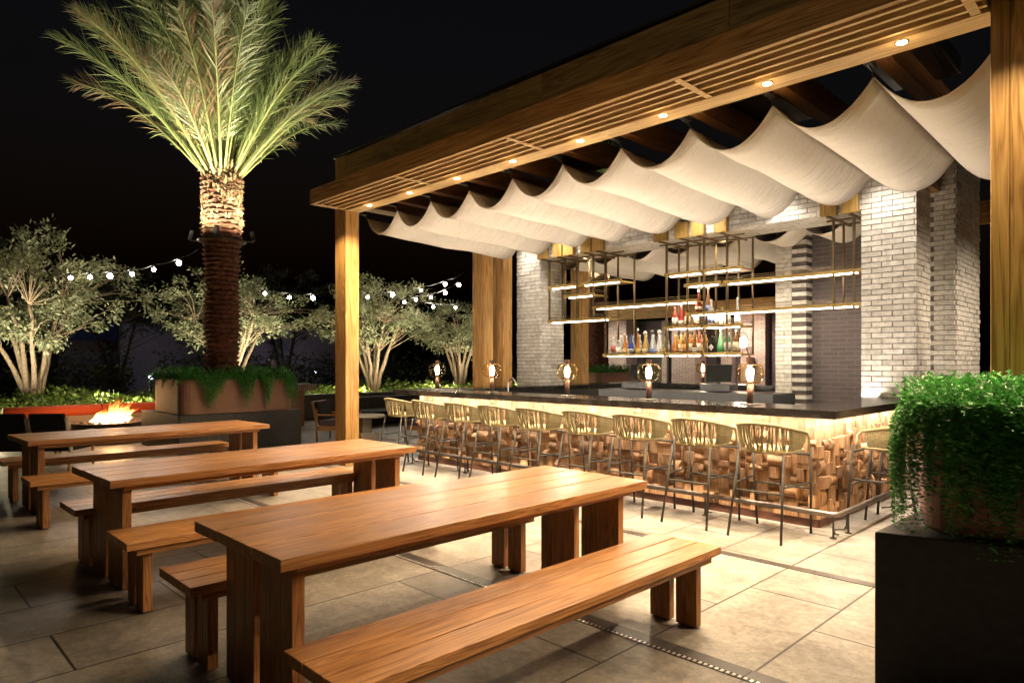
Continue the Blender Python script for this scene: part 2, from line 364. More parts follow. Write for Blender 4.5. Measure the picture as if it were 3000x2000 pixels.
def make_bench():
    t = thing('dining_bench', 'x', 'bench')
    W, L = .45, 2.42
    mb = MB(); x = -W/2
    for q in (.15,.15,.15):
        mb.box(x+.0040, x+q-.0040, -L/2, L/2, .405, .45); x += q
    mb.build('seat', M['teak'], t, bevel=.003)
    for s in (-1,1):
        for a,b in ((-.155,-.02),(.02,.155)):
            y = s*(L/2-.13); k = MB(); n = 2; wd = (b-a)/n
            for i in range(n): k.box(a+i*wd+.001, a+(i+1)*wd-.001, y-.026, y+.026, .008, .352)
            k.build('leg', M['teakz'], t, bevel=.003)
            MB().box((a+b)/2-.04,(a+b)/2+.04,y-.02,y+.02,0,.008).build('foot_pad', M['black'], t)
        MB().box(-.165,.165, s*(L/2-.13)-.028, s*(L/2-.13)+.028, .354,.403).build('cross_rail', M['teakz'], t, bevel=.002)
    for s in (-1,1):
        MB().box(s*.185-.011,s*.185+.011,-L/2+.06,L/2-.06,.365,.403).build('apron', M['teak'], t, bevel=.002)
    return t
T0 = make_table(); B0 = make_bench()
GT = 'long teak dining tables'; GB = 'teak benches along the dining tables'
tl = [(-2.88,2.385,.0,'nearest long slatted teak dining table, at the front with the whole top in view'),
      (-5.30,2.375,rad(1.6),'middle long teak dining table, between the front one and the one by the fire pit'),
      (-8.33,2.40,rad(2.4),'farthest long teak dining table, in front of the black planter base and the fire pit')]
for i,(x,y,r,lb) in enumerate(tl):
    if i == 0: T0.location = (x,y,0); T0.rotation_euler.z = r; T0['label'] = lb; T0['group'] = GT
    else: dup(T0, (x,y,0), r, lb, GT)
bl = [(-2.11,2.33,0,'slatted teak bench at the very front, on the bar side of the nearest table'),
      (-3.50,2.33,0,'teak bench tucked under the far side of the nearest table'),
      (-4.55,2.34,0,'teak bench between the middle and nearest tables, three boards of its end showing'),
      (-5.82,2.33,rad(.8),'teak bench on the fire pit side of the middle table, mostly behind its legs'),
      (-7.40,2.32,0,'short-looking end of teak bench between the farthest and middle tables'),
      (-9.05,2.33,0,'teak bench behind the farthest table, running off the left of the picture')]
for i,(x,y,r,lb) in enumerate(bl):
    if i == 0: B0.location = (x,y,0); B0['label'] = lb; B0['group'] = GB
    else: dup(B0, (x,y,0), r, lb, GB)

# ------------------------------------------------------------------ the bar
XL, XR, YF, YB = -8.70, -2.13, 5.97, 12.42     # counter top outline
bar = thing('bar_counter', 'large rectangular bar with black stone counter and lit front of chunky wood blocks', 'bar', (0,0,0))
def uprun(mb, x0,x1,y0,y1,z0,z1): mb.box(x0,x1,y0,y1,z0,z1)
mb = MB()
mb.prism([(XL,YF),(XR,YF),(XR,10.40),(-2.72,10.40),(-2.72,6.63),(-8.08,6.63),(-8.08,11.75),(-4.7,11.75),(-4.7,YB),(XL,YB)], 1.016, 1.09)
mb.build('countertop', M['counter'], bar, bevel=.004)
mb = MB()
mb.box(XL+.30,XR-.28,6.28,6.60,.0,1.018).box(-2.70,XR-.28,6.602,10.38,0,1.018).box(XL+.30,-8.12,6.602,12.2,0,1.018).box(-8.118,-4.7,11.8,12.2,0,1.018)
mb.build('bar_body', M['inner'], bar)
MB().box(XL+.28,XR-.255,6.245,6.28,.0,.075).box(XR-.28,XR-.245,6.282,10.38,0,.075).build('plinth', plain('plinth_wood', (.11,.045,.03), .5), bar)
rng = random.Random(5)
def clad(mb, u0, u1, z0, z1, T, rng, cell=.056):
    nu, nv = int(round((u1-u0)/cell)), int(round((z1-z0)/cell)); cu, cv = (u1-u0)/nu, (z1-z0)/nv
    occ = [[False]*nv for _ in range(nu)]
    S = [(2,2)]*7+[(3,2)]*3+[(2,3)]*4+[(1,2)]*4+[(2,1)]*2+[(1,3)]*2
    for j in range(nv):
        for i in range(nu):
            if occ[i][j]: continue
            for _ in range(8):
                a,b = rng.choice(S)
                if i+a<=nu and j+b<=nv and all(not occ[i+p][j+q] for p in range(a) for q in range(b)): break
            else: a,b = 1,1
            for p in range(a):
                for q in range(b): occ[i+p][j+q] = True
            A,B = u0+i*cu+.0008, u0+(i+a)*cu-.0008; C,D = z0+j*cv+.0008, z0+(j+b)*cv-.0008
            zc = (C+D)/2; top = zc > .80
            d0 = .012+rng.random()*.03; bul = 0; r = rng.random()
            if top: d0 = .012+rng.random()*.012; r = .95 if r<.75 else .3
            if r < .30: mode = 'h'; bul = .018+rng.random()*.03     # curved about a level axis
            elif r < .46: mode = 'v'; bul = .015+rng.random()*.025
            else: mode = 'f'; d0 += 0 if top else rng.random()*.05
            if top: bul *= .4
            n = 1 if mode=='f' else 7; base = len(mb.v)
            for k in range(n+1):
                t = k/n; d = d0 + (bul*math.sin(PI*t)**.8 if mode!='f' else 0)
                if mode == 'h': P = [(A,C+(D-C)*t),(B,C+(D-C)*t)]
                else: P = [(A+(B-A)*t,C),(A+(B-A)*t,D)]
                for (u,v) in P:
                    mb.v.append(T(u,v,0)); mb.v.append(T(u,v,d))
            for k in range(n):
                q = base+4*k
                mb.f += [(q+1,q+3,q+7,q+5),(q,q+1,q+5,q+4),(q+2,q+6,q+7,q+3)]
            mb.f += [(base,base+2,base+3,base+1),(base+4*n,base+4*n+1,base+4*n+3,base+4*n+2)]
mb = MB(); clad(mb, XL+.30, XR-.262, .078, 1.018, lambda u,v,d:(u,6.279-d,v), rng)
mb.build('block_cladding', M['blockwood'], bar)
mb = MB(); clad(mb, 6.245, 10.38, .078, 1.018, lambda u,v,d:(XR-.279+d,u,v), rng)
mb.build('block_cladding', M['blockwood'], bar)
MB().box(XL+.16,XR-.16,6.11,6.14,1.006,1.0140).build('light_strip', M['ledu'], bar)
MB().box(XR-.175,XR-.145,6.15,10.35,1.006,1.0140).build('light_strip', M['ledu'], bar)
MB().box(-7.9,-2.9,6.66,6.69,1.03,1.05).build('light_strip', M['ledu'], bar)
MB().box(-2.76,-2.735,6.8,9.9,1.05,1.07).build('light_strip', M['ledu'], bar)
# foot rail with bracket feet
fr = MB().tube([(-8.34,6.02,.2),(-8.3,5.98,.2),(-2.16,5.98,.2),(-2.12,6.02,.2),(-2.12,10.3,.2)], .024, 10).build('foot_rail', M['rail'], bar, smooth=True)
for (x,y,dx,dy) in [(-8.2+1.21*k,5.98,0,.12) for k in range(6)] + [(-2.12,6.25+1.3*k,-.12,0) for k in range(4)]:
    MB().tube([(x,y,.19),(x,y,.09),(x+dx*.3,y+dy*.3,.03),(x+dx,y+dy,.012)], .008, 6).tube([(x,y,.1),(x,y,.0)], .009, 6).lathe([(.028,0),(.028,.008)],10,(x,y,0)).build('rail_bracket', M['darkmetal'], bar)

# central work station, steel and tills inside the bar
st = thing('back_bar_station', 'low black work station in the middle of the bar with steel ledge in front', 'bar station')
MB().box(-6.5,-3.72,8.3,8.99,0,1.10).build('cabinet', M['black'], st, bevel=.004)
MB().box(-6.4,-3.9,7.85,8.29,.90,.95).build('steel_ledge', M['steel'], st)
MB().box(-6.4,-3.9,7.9,8.28,.1,.895).build('steel_front', M['black'], st)
s2 = thing('side_station', 'steel sink and drawer unit along the left inside of the bar', 'sink unit')
MB().box(-8.0,-7.3,7.0,8.7,.0,.92).build('cabinet', M['inner'], s2); MB().box(-8.05,-7.25,6.95,8.75,.922,.95).build('steel_top', M['steel'], s2)
MB().box(-7.28,-6.6,7.5,8.9,.6,.95).build('steel_bin', M['steel'], s2)
mb = MB().tube([(-7.8,7.6,.95),(-7.8,7.6,1.2),(-7.7,7.6,1.25),(-7.62,7.6,1.18)],.012,6); mb.build('tap', M['steel'], s2)
def make_till(loc, rz, lb):
    t = thing('cash_register', lb, 'till', loc, rz, 'tills on the back bar station')
    MB().box(-.21,.21,-.2,.2,.012,.11).build('cash_drawer', M['black'], t, bevel=.006)
    MB().box(-.02,.02,-.02,.02,.112,.15).build('stand', M['black'], t)
    R = Matrix.Translation((0,-.02,.135)) @ Matrix.Rotation(rad(-14),4,'X')
    MB().box(-.175,.175,-.012,.012,0,.25,R).build('monitor', M['black'], t, bevel=.005)
    MB().box(-.165,.165,-.0145,-.0125,.012,.238,R).build('screen', M['screen'], t)
    MB().lathe([(.008,0),(.008,.004)],10,(0,-.203,.06)).build('lock', M['steel'], t)
    return t
make_till((-5.95,8.62,1.10), rad(8), 'black till with tilted screen on the station, partly behind a table lamp')
make_till((-4.62,8.60,1.10), rad(12), 'black till with tilted screen on the station beside the toothed brick wall')

# table lamps
def make_lamp():
    t = thing('table_lamp', 'x', 'table lamp')
    MB().lathe([(.10,0),(.105,.004),(.10,.009),(.04,.012)],24).build('base', M['darkmetal'], t, smooth=False)
    MB().lathe([(.032,.012),(.032,.205)],18).build('stem', M['leather'], t, smooth=True)
    gp = [(.034,.205),(.09,.21),(.118,.235),(.128,.28),(.128,.33),(.118,.375),(.09,.40),(.036,.405)]
    MB().lathe(gp,28).build('glass_shade', M['glass'], t, smooth=True)
    MB().lathe([(.012,.232),(.025,.24),(.027,.30),(.025,.355),(.012,.362)],16).build('glowing_core', M['lampglow'], t, smooth=True)
    MB().lathe([(.014,.363),(.034,.395),(.034,.45),(.02,.452)],18).build('cap', M['leather'], t)
    return t
L0 = make_lamp(); GL = 'table lamps on the bar counter'
ll = [(-8.16,6.42,'table lamp at the far left end of the bar counter, standing before the dark garden'),
      (-6.90,6.40,'table lamp on the bar counter in front of the paired timber posts'),
      (-5.49,6.38,'table lamp on the bar counter in front of the lone timber post behind the bar'),
      (-4.27,6.36,'table lamp on the bar counter in front of the left till'),
      (-3.07,6.34,'largest-looking table lamp, nearest the right corner of the bar counter'),
      (-6.82,12.05,'small far table lamp on the rear counter beside the right till')]
for i,(x,y,lb) in enumerate(ll):
    if i == 0: L0.location = (x,y,1.09); L0['label'] = lb; L0['group'] = GL
    else: dup(L0, (x,y,1.09), i*.7, lb, GL)
    point((x,y,1.09+.30), 150, (1,.84,.66), .036)

# ------------------------------------------------------------------ bar stools
def make_stool():
    t = thing('bar_stool', 'x', 'bar stool')
    rng = random.Random(3)
    # plan of the shell: arms run to the front (+Y, the bar side), back at -Y
    N = 40; top = []; bot = []
    for i in range(N+1):
        s = i/N*2-1                         # -1 left arm front ... +1 right arm front
        a = s*PI*.5
        aS = min(abs(s),.82); k = max(0,(aS-.60)/.22)
        aa = min(aS,.60)*PI*.5/.60*.86; x = math.copysign(.262*math.sin(aa)+.010*k, s); y = -.235*math.cos(aa)+k*.19
        z = .985-.085*(aS/.82)**1.7
        if abs(s) > .82:
            tt = (abs(s)-.82)/.18
            if tt < .6: y += .07*math.sin(tt/.6*PI/2); z -= .07*(1-math.cos(tt/.6*PI/2))
            else: y += .07; z -= .07+.09*(tt-.6)/.4
        top.append(Vector((x,y-.015,z)))
        k2 = min(1,abs(s)/.9)
        bot.append(Vector((x*.86, y*.80+.0, .735 + .012*abs(s))))
    MB().tube(top,.0135,8).build('top_rim', M['rope'], t, smooth=True)
    MB().tube(bot,.011,8).build('seat_rim', M['rope'], t, smooth=True)
    mb = MB(); K = 110
    def at(P, u):
        u = max(0,min(.99999,u))*(len(P)-1); i = int(u); return P[i].lerp(P[i+1], u-i)
    for i in range(K):
        u = .09+.82*i/(K-1); side = abs(u-.5)
        sl = .035*math.sin(i*.9)+.02*math.sin(i*2.3) if side < .24 else .0
        p, q = at(top, u), at(bot, min(1,max(0,u+sl)))
        m = (p+q)/2; m += Vector((m.x,m.y,0)).normalized()*.012
        mb.tube([p,m,q], .0042 if side < .27 else .0062, 5, caps=False)
    mb.build('rope_weave', M['rope'], t, smooth=True)
    pts = []
    for i in range(28):
        a = 2*PI*i/28; pts.append((.215*math.copysign(abs(math.cos(a))**.7,math.cos(a)), .02+.205*math.copysign(abs(math.sin(a))**.7,math.sin(a))))
    MB().prism(pts,.725,.765).build('seat_pad', M['pad'], t, bevel=.012)
    F = {(-1,-1):((-.235,-.30),(-.195,-.16)), (1,-1):((.235,-.30),(.195,-.16)), (1,1):((.245,.29),(.268,.235)), (-1,1):((-.245,.29),(-.268,.235))}
    LG = {}
    for k,(f,g) in F.items():
        zt = .735 if k[1] < 0 else .76
        LG[k] = (Vector((f[0],f[1],0)), Vector((g[0],g[1],zt)))
        o = MB().tube([LG[k][0],LG[k][1]],.0115,8); o.build('leg', M['stoolmetal'], t, smooth=True)
    def on(k,z): a,b = LG[k]; return a.lerp(b, z/b.z)
    for a,b,z in (((-1,-1),(1,-1),.40),((-1,1),(1,1),.40),((-1,-1),(-1,1),.455),((1,-1),(1,1),.455)):
        MB().tube([on(a,z),on(b,z)],.0085,8).build('footrest_bar', M['stoolmetal'], t, smooth=True)
    MB().tube([on((-1,1),.70),on((1,1),.70)],.010,8).build('seat_rail', M['stoolmetal'], t, smooth=True)
    return t
S0 = make_stool(); GS = 'woven bar stools pulled up to the bar'
names = ['first','second','third','fourth','fifth','sixth','seventh','eighth','ninth']
for i,x in enumerate((-8.10,-7.42,-6.74,-6.05,-5.36,-4.66,-3.97,-3.275,-2.60)):
    lb = 'olive woven bar stool, %s from the left along the long front of the bar' % names[i]
    if i == 0: lb = 'woven bar stool at the far left end of the bar, beside the plum chair'
    if i == 8: lb = 'olive woven bar stool nearest the bar corner, its whole woven back in view'
    r = (0.02,-.03,.01,.03,-.02,0,.02,-.01,.0)[i]
    if i == 0: S0.location = (x,5.73,0); S0['label'] = lb; S0['group'] = GS; S0.rotation_euler.z = r
    else: dup(S0, (x,5.73+(.01,-.01,.02,0,-.02,.01,0,.01,.0)[i],0), r, lb, GS)
dup(S0, (-1.90,6.66,0), rad(90), 'woven bar stool round the corner of the bar, half hidden by the green planter', GS)
dup(S0, (-1.90,7.50,0), rad(91), 'woven bar stool farther along the short side of the bar, only legs showing', GS)

# ------------------------------------------------------------------ brick portal, pillars and dark wall
rb = random.Random(11)
CH, BL = .067, .235
def brick_face(mb, ax, u0, u1, n, sgn, z0, z1, joint=.007, off=0, skip=None):
    # ax 'x': face runs along x at y=n ; ax 'y': face runs along y at x=n ; sgn = outward direction
    k = 0; z = z0
    while z < z1-.01:
        u = u0 - (BL/2 if (k+off) % 2 else 0)
        while u < u1-.005:
            a, b = max(u,u0), min(u+BL,u1)
            if b-a > .02 and not (skip and skip(k,a,b)):
                d = rb.random()**2*.012; za, zb = z+.0, min(z+CH,z1)-joint
                i0 = 0 if a <= u0+.001 else joint/2; i1 = 0 if b >= u1-.001 else joint/2
                zb2 = zb - rb.random()*.004
                if ax == 'x':
                    y0,y1 = sorted((n-sgn*.05, n+sgn*d)); mb.box(a+i0,b-i1,y0,y1,za,zb2)
                else:
                    x0,x1 = sorted((n-sgn*.05, n+sgn*d)); mb.box(x0,x1,a+i0,b-i1,za,zb2)
            u += BL
        z += CH; k += 1
def pillar(name, label, x0,x1,y0,y1,z1, group=None, z0=0):
    t = thing(name, label, 'pillar', group=group)
    MB().box(x0+.02,x1-.02,y0+.02,y1-.02,z0,z1).build('core', M['mortar'], t)
    mb = MB()
    brick_face(mb,'x',x0,x1,y0,-1,z0,z1); brick_face(mb,'y',y0+.051,y1-.051,x1,1,z0,z1,off=1)
    brick_face(mb,'x',x0,x1,y1,1,z0,z1); brick_face(mb,'y',y0+.051,y1-.051,x0,-1,z0,z1,off=1)
    mb.build('brickwork', M['brick'], t, bevel=.002)
    return t
pillar('brick_pillar','square pale brick pillar left of the hanging shelves, beside the timber posts', -9.0,-8.39,9.0,9.64,4.10,'pale brick pillars of the bar')
pillar('brick_pillar','wide pale brick pillar rising from the right side of the bar counter', -2.90,-2.29,9.0,9.60,4.10,'pale brick pillars of the bar')
hd = thing('brick_lintel', 'pale brick lintel spanning between the two bar pillars under the canvas canopy', 'lintel')
MB().box(-8.385,-2.905,9.03,9.68,3.45,4.08).build('core', M['mortar'], hd)
mb = MB(); brick_face(mb,'x',-8.385,-2.905,9.0,-1,3.42,4.09); brick_face(mb,'x',-8.385,-2.905,9.70,1,3.42,4.09)
for r_,yy in enumerate((9.052,9.205,9.358,9.511)):
    u = -8.385-(.11 if r_%2 else 0)
    while u < -2.91:
        a,b = max(u,-8.385), min(u+BL,-2.905)
        if b-a>.02: mb.box(a,b-.007,yy,yy+.146,3.422-rb.random()*.006,3.47)
        u += BL
mb.build('brickwork', M['brick'], hd, bevel=.002)
# rear brick wall with toothed edges around a dark brick recess
rw = thing('brick_wall', 'pale brick wall behind the bar with toothed edges around a dark brick recess', 'brick wall')
MB().box(-4.64,-4.40,10.52,10.9,0,3.62).box(-2.42,-2.21,10.43,11.8,0,4.3).box(-4.40,-2.42,10.75,10.95,0,3.9).build('core', M['mortar'], rw)
mb = MB()
z = 0; k = 0
while z < 3.6:
    E_ = -4.17 if k%2==0 else -4.40
    xs = [-4.66]+([-4.40] if k%2==0 else [-4.52])+([-4.17] if k%2==0 else [-4.40])
    for a,b in zip(xs[:-1],xs[1:]): mb.box(a,b-.006,10.5-rb.random()*.008,10.56,z,z+.060)
    z += CH; k += 1
brick_face(mb,'x',-2.44,-2.19,10.41,-1,0,4.3)
brick_face(mb,'y',10.462,11.82,-2.19,1,0,4.3,off=1)
brick_face(mb,'y',10.552,10.9,-4.66,-1,0,3.62,off=1)
z = 0; k = 0
while z < 3.6:
    if k%2==0: mb.box(-4.40,-4.172,10.56,10.74,z,z+.06)
    z += CH; k += 1
mb.build('brickwork', M['brick'], rw, bevel=.002)
mb = MB()
z = 0; k = 0
while z < 3.6:
    if k%2==1: mb.box(-4.42,-4.19,10.53,10.74,z,z+.064)
    z += CH; k += 1
z = 0; k = 0
while z < 4.3:
    if k%2==1: mb.box(-2.50,-2.445,10.45,10.7,z,z+.064)
    z += CH; k += 1
mb.build('dark_brickwork', M['brickdark'], rw)
MB().box(-4.168,-2.45,10.71,10.745,0,3.9).build('recess_face', texbrick('recess_brick',(.075,.062,.065),(.095,.08,.082),(.15,.125,.125),.235,.067), rw)
mb = MB(); z = 0; k = 0
while z < 4.3:
    if k%2==0: mb.box(-2.50,-2.443,10.45,10.7,z,z+.060)
    z += CH; k += 1
mb.build('brick_teeth', M['brick'], rw)

# ------------------------------------------------------------------ timber pergola
pg = thing('timber_pergola', 'large timber pergola over the bar with slatted eave, downlights and rafters', 'pergola')
def post(x, y, z1, w=.30, d=.22):
    MB().box(x,x+.098,y,y+d,0,z1).box(x+.102,x+w,y-.002,y+d,0,z1).box(x+.08,x+.12,y+.02,y+d-.01,0,z1-.002).build('post', M['timberz'], pg, bevel=.004)
post(-8.92,5.10,4.52); post(-.887,5.10,4.52)
post(-9.06,7.93,3.86); post(-9.06,8.41,3.86); post(-9.07,10.65,3.86)
X0, X1 = -8.615, -.892
MB().box(X0,X1,4.55,4.60,3.715,3.92).build('fascia', M['timberx'], pg, bevel=.003)
MB().box(X0-.042,X0-.002,4.552,5.30,3.713,3.918).build('fascia', M['timbery'], pg, bevel=.003)
mb = MB()
for a in range(5): mb.box(X0+a*1.545, X0+(a+1)*1.545-.002, 5.10,5.32,3.71,3.76)
mb.build('soffit_board', M['soffit'], pg, bevel=.003)
for y in (4.685,4.80,4.915,5.03): MB().box(X0,X1,y-.017,y+.017,3.722,3.80).build('slat', M['soffit'], pg, bevel=.002)
for x in (X0+.02,-6.65,-4.74,-2.83,X1-.07): MB().box(x-.028,x+.028,4.602,5.098,3.716,3.7215).build('cross_piece', M['soffit'], pg)
MB().box(X0,X1,4.60,5.32,3.905,3.915).box(X0,X1,4.602,4.62,3.80,3.90).build('soffit_lining', M['darkbox'], pg)
mb = MB()
for a in range(4): mb.box(-8.92+a*2.09,-8.92+(a+1)*2.09-.003,5.105,5.25,3.925,4.51)
mb.build('upper_beam', M['timberx'], pg, bevel=.004)
MB().box(-8.95,-.55,5.08,5.30,4.525,4.55).build('coping', M['darkmetal'], pg)
PK = [-8.84+.7913*i for i in range(12)]     # canopy peaks
for i,x in enumerate(PK[1:-1]):
    MB().box(x+.02,x+.14,5.325,12.9,3.80,4.04).build('rafter', M['timbery'], pg, bevel=.003)
MB().box(-9.07,-8.80,5.33,13.0,3.87,4.10).build('side_beam', M['timbery'], pg)
MB().box(-9.07,-.5,12.92,13.12,3.75,4.1).build('rear_beam', M['timberx'], pg)
post(-.887,10.5,3.86)
for k in range(8):
    x = -8.07+.953*k
    MB().lathe([(.045,0),(.045,.006),(.030,.004)],16,(x,5.145,3.703)).build('downlight', M['darkmetal'], pg)
    MB().lathe([(.034,0),(.034,.003)],16,(x,5.145,3.7005)).build('downlight_lens', M['down'], pg)
    spot((x,5.145,3.695),(x,4.6,0), 460, (1,.71,.43), 126, 1, .03); spot((x,5.145,3.69),(x,5.35,0), 260, (1,.82,.60), 70, .8, .03)
    spot((x,5.06,3.60),(x,5.13,3.72), 1.2, WARM, 150, 1, .02)

for (x,y) in ((-8.70,4.70),(-.80,4.66)):  # added fittings, put in only to wash light down both post fronts
    MB().lathe([(.03,0),(.03,.05)],12,(x,y,3.74)).build('downlight', M['darkmetal'], pg)
    spot((x,y,3.73),(x-.05 if x<-5 else x+.05,5.1,1.2), 110, (1,.74,.40), 80, .9, .03)
# assumed unseen eave and downlights beyond the right post, lighting tables from that side
MB().box(-.55,2.6,4.55,4.60,3.715,3.92).build('fascia', M['timberx'], pg, bevel=.003)
MB().box(-.55,2.6,5.10,5.32,3.71,3.76).build('soffit_board', M['soffit'], pg, bevel=.003)
MB().box(-.55,2.6,4.60,5.32,3.905,3.915).build('soffit_lining', M['darkbox'], pg)
post(2.62,5.10,4.52)
for y in (4.685,4.80,4.915,5.03): MB().box(-.55,2.6,y-.017,y+.017,3.722,3.80).build('slat', M['soffit'], pg, bevel=.002)
for k in range(3):
    x = .05+.953*k
    MB().lathe([(.045,0),(.045,.006),(.030,.004)],16,(x,5.145,3.703)).build('downlight', M['darkmetal'], pg)
    MB().lathe([(.034,0),(.034,.003)],16,(x,5.145,3.7005)).build('downlight_lens', M['down'], pg)
    spot((x,5.145,3.695),(x-1.2,4.2,0), 520, (1,.71,.43), 132, 1, .03)
# added unseen beam and downlights along the pergola's right side, to light brickwork there
MB().box(-.62,-.10,5.35,12.9,3.80,4.0).build('side_beam', M['timbery'], pg)
for y in (6.2,7.9,9.6,11.3):
    MB().lathe([(.045,0),(.045,.006),(.03,.004)],16,(-.36,y,3.79)).build('downlight', M['darkmetal'], pg)
    spot((-.36,y,3.78),(-1.0,y-.2,0), 300, (1,.80,.58), 130, .8, .03)
# canvas canopies: catenary swags between cables
def canopy(y0,y1,z0,z1,label,sag=.288,PK=PK):
    t = thing('shade_canopy', label, 'canopy')
    for i in range(len(PK)-1):
        mb = MB(); NX, NY = 18, 10; xa, xb = PK[i], PK[i+1]
        rr_ = random.Random(i+int(y0*10)); ph = [rr_.random()*6 for _ in range(4)]
        sg = sag*(1+.05*(rr_.random()-.5))
        for j in range(NY+1):
            v = j/NY; zz = z0+(z1-z0)*v
            for k in range(NX+1):
                u = k/NX; q = 2*u-1
                e = .018*math.sin(PI*u)*(math.sin(v*9+ph[0]+u*4)+.6*math.sin(v*17+ph[1]-u*3))
                sh = 1-abs(q)**2.1
                mb.v.append((xa+(xb-xa)*u, y0+(y1-y0)*v + .02*math.sin(PI*u)*(1 if v>.5 else -1)*abs(2*v-1)**4, zz-sg*sh+e*.6))
        for j in range(NY):
            for k in range(NX):
                a = j*(NX+1)+k; mb.f.append((a,a+1,a+NX+2,a+NX+1))
        mb.build('swag', M['fabric'], t, smooth=True, solid=.004)
    mb = MB()
    for x in PK: mb.tube([(x,y0-.22,z0+.07),(x,y0-.02,z0+.03),(x,y0,z0),(x,y1,z1),(x,y1+.2,z1+.04)],.006,6)
    mb.build('cable', M['darkmetal'], t)
    for i in range(len(PK)-1):
        xa, xb = PK[i], PK[i+1]; mh = MB()
        for yy in (y0+.012,): mh.tube([(xa+(xb-xa)*k/16, yy, z0-sag*(1-abs(2*k/16-1)**2.1)+.002) for k in range(17)],.0055,5)
        mh.build('hem_cord', M['fabric'], t, smooth=True)
    for x in PK: MB().box(x-.02,x+.03,y0-.22,y0-.02,z0+.05,z0+.09).build('bracket', M['black'], t)
    return t
canopy(5.60,8.15,3.70,3.62,'front row of cream canvas swags hung under the pergola, nearest the dining tables')
canopy(9.92,12.42,3.62,3.60,'rear row of cream canvas swags seen through the brick portal above the shelves',PK=PK[:8])
for lb,(x,y) in (('black patio heater box between the rafters, by the right timber post',(-1.66,6.35)),('black patio heater box between the rafters, above the second swag from the right',(-2.9,6.5)),('black patio heater box between the rafters, over the middle of the canopy',(-5.27,6.4))):
    t = thing('patio_heater', lb, 'heater', (x,y,4.0), 0, 'heaters between the rafters')
    MB().box(-.26,.26,-.5,.5,0,.16).build('housing', M['black'], t, bevel=.01)
    MB().box(-.2,.2,-.44,.44,-.012,-.002).build('grille', M['darkmetal'], t)

# ------------------------------------------------------------------ hanging shelf rack
rk = thing('hanging_shelves', 'bronze bottle shelves hung from the brick lintel on thin posts, with glowing light strips', 'shelving')
FY, BY = 9.10, 9.46
posts = [(-8.26,2.23),(-7.88,2.23),(-7.61,2.23),(-7.24,2.23),(-6.98,1.60),(-5.78,1.60),(-5.41,1.60),(-5.13,1.60),(-4.76,1.60),(-3.27,2.21),(-3.02,2.21)]
for x,zb in posts:
    MB().box(x-.014,x+.014,FY-.014,FY+.014,zb,3.36).build('post', M['bronze'], rk)
    MB().box(x-.012,x+.012,BY-.012,BY+.012,zb,3.36).build('post', M['bronze'], rk)
for x,yb in ((-6.64,9.46),(-4.54,9.46)): MB().box(x-.012,x+.012,BY-.012,BY+.012,1.62,3.36).build('post', M['bronze'], rk)
for (a,b) in ((-8.39,-8.16),(-8.01,-7.8),(-7.76,-7.54),(-7.37,-7.15),(-7.11,-6.89),(-5.89,-5.67),(-5.52,-5.31),(-5.24,-5.03),(-4.87,-4.67),(-3.37,-3.17),(-3.11,-2.915)):
    MB().box(a,b,8.90,8.985,3.385,3.62).build('mounting_block', M['goldwood'], rk, bevel=.003)
    xm = (a+b)/2
    MB().box(xm-.02,xm+.02,8.9,9.72,3.362,3.384).build('arm', M['bronze'], rk)
for (a,b) in ((-8.3,-6.6),(-5.9,-4.5),(-3.35,-2.95)):
    MB().box(a,b,FY-.016,FY+.016,3.34,3.36).build('arm', M['bronze'], rk); MB().box(a,b,BY-.016,BY+.016,3.34,3.36).build('arm', M['bronze'], rk)
SH = [(-8.26,-7.62,2.88),(-7.50,-6.66,2.88),(-7.86,-7.22,2.69),(-8.27,-6.90,2.26),(-7.23,-5.24,2.45),(-5.79,-5.16,2.88),(-5.15,-4.53,2.88),(-5.44,-4.87,2.69),(-4.79,-2.93,2.68),(-5.40,-2.93,2.25),(-5.80,-5.16,2.055),(-5.15,-4.53,2.05),(-7.0,-5.81,1.64),(-5.80,-5.16,1.64),(-5.15,-4.53,1.64)]
for (a,b,z) in SH:
    s = MB().box(a,b,FY+.002,BY+.02,z-.022,z-.004).box(a-.02,b+.02,FY-.028,FY,z-.026,z+.020).build('shelf', M['brassshelf'], rk)
    MB().box(a+.06,b-.06,FY+.02,FY+.05,z-.036,z-.024).build('light_strip', M['led'], s)
    MB().tube([(a,BY,z+.075),(a,FY,z+.075),(b,FY,z+.075),(b,BY,z+.075)],.003,5).tube([(a,BY,z+.045),(a,FY,z+.045),(b,FY,z+.045),(b,BY,z+.045)],.003,5).build('gallery_rail', M['bronze'], s)

# bottles: (x, shelf z, height, radius, shape, glass, label colour, cap colour, label)
BG = {}
def gmat(c, tr=.5):
    k = ('g',)+tuple(c)+(tr,)
    if k not in BG:
        nt = NT('bottle_glass'); p = nt.n('ShaderNodeBsdfPrincipled', i_Roughness=.06); p.inputs['Base Color'].default_value = rgba(c)
        t = nt.n('ShaderNodeBsdfTransparent'); t.inputs[0].default_value = rgba(tuple(min(1,.3+x*.95) for x in c)); mx = nt.n('ShaderNodeMixShader'); mx.inputs[0].default_value = tr
        nt.l(p.outputs[0], mx.inputs[1]); nt.l(t.outputs[0], mx.inputs[2]); nt.l(mx.outputs[0], nt.out.inputs[0]); BG[k] = nt.m
    return BG[k]
def pm(c):
    k = ('p',)+tuple(c)
    if k not in BG: BG[k] = plain('bottle_paper', c, .6, var=.05)
    return BG[k]
CLR=(.75,.78,.76); AMB=(.62,.27,.06); WHI=(.8,.8,.78); GRN=(.06,.45,.14); RED=(.60,.16,.12); BRN=(.32,.14,.05); CRM=(.72,.62,.42); GLD=(.70,.48,.15); BLU=(.05,.08,.45); BLK=(.02,.02,.02)
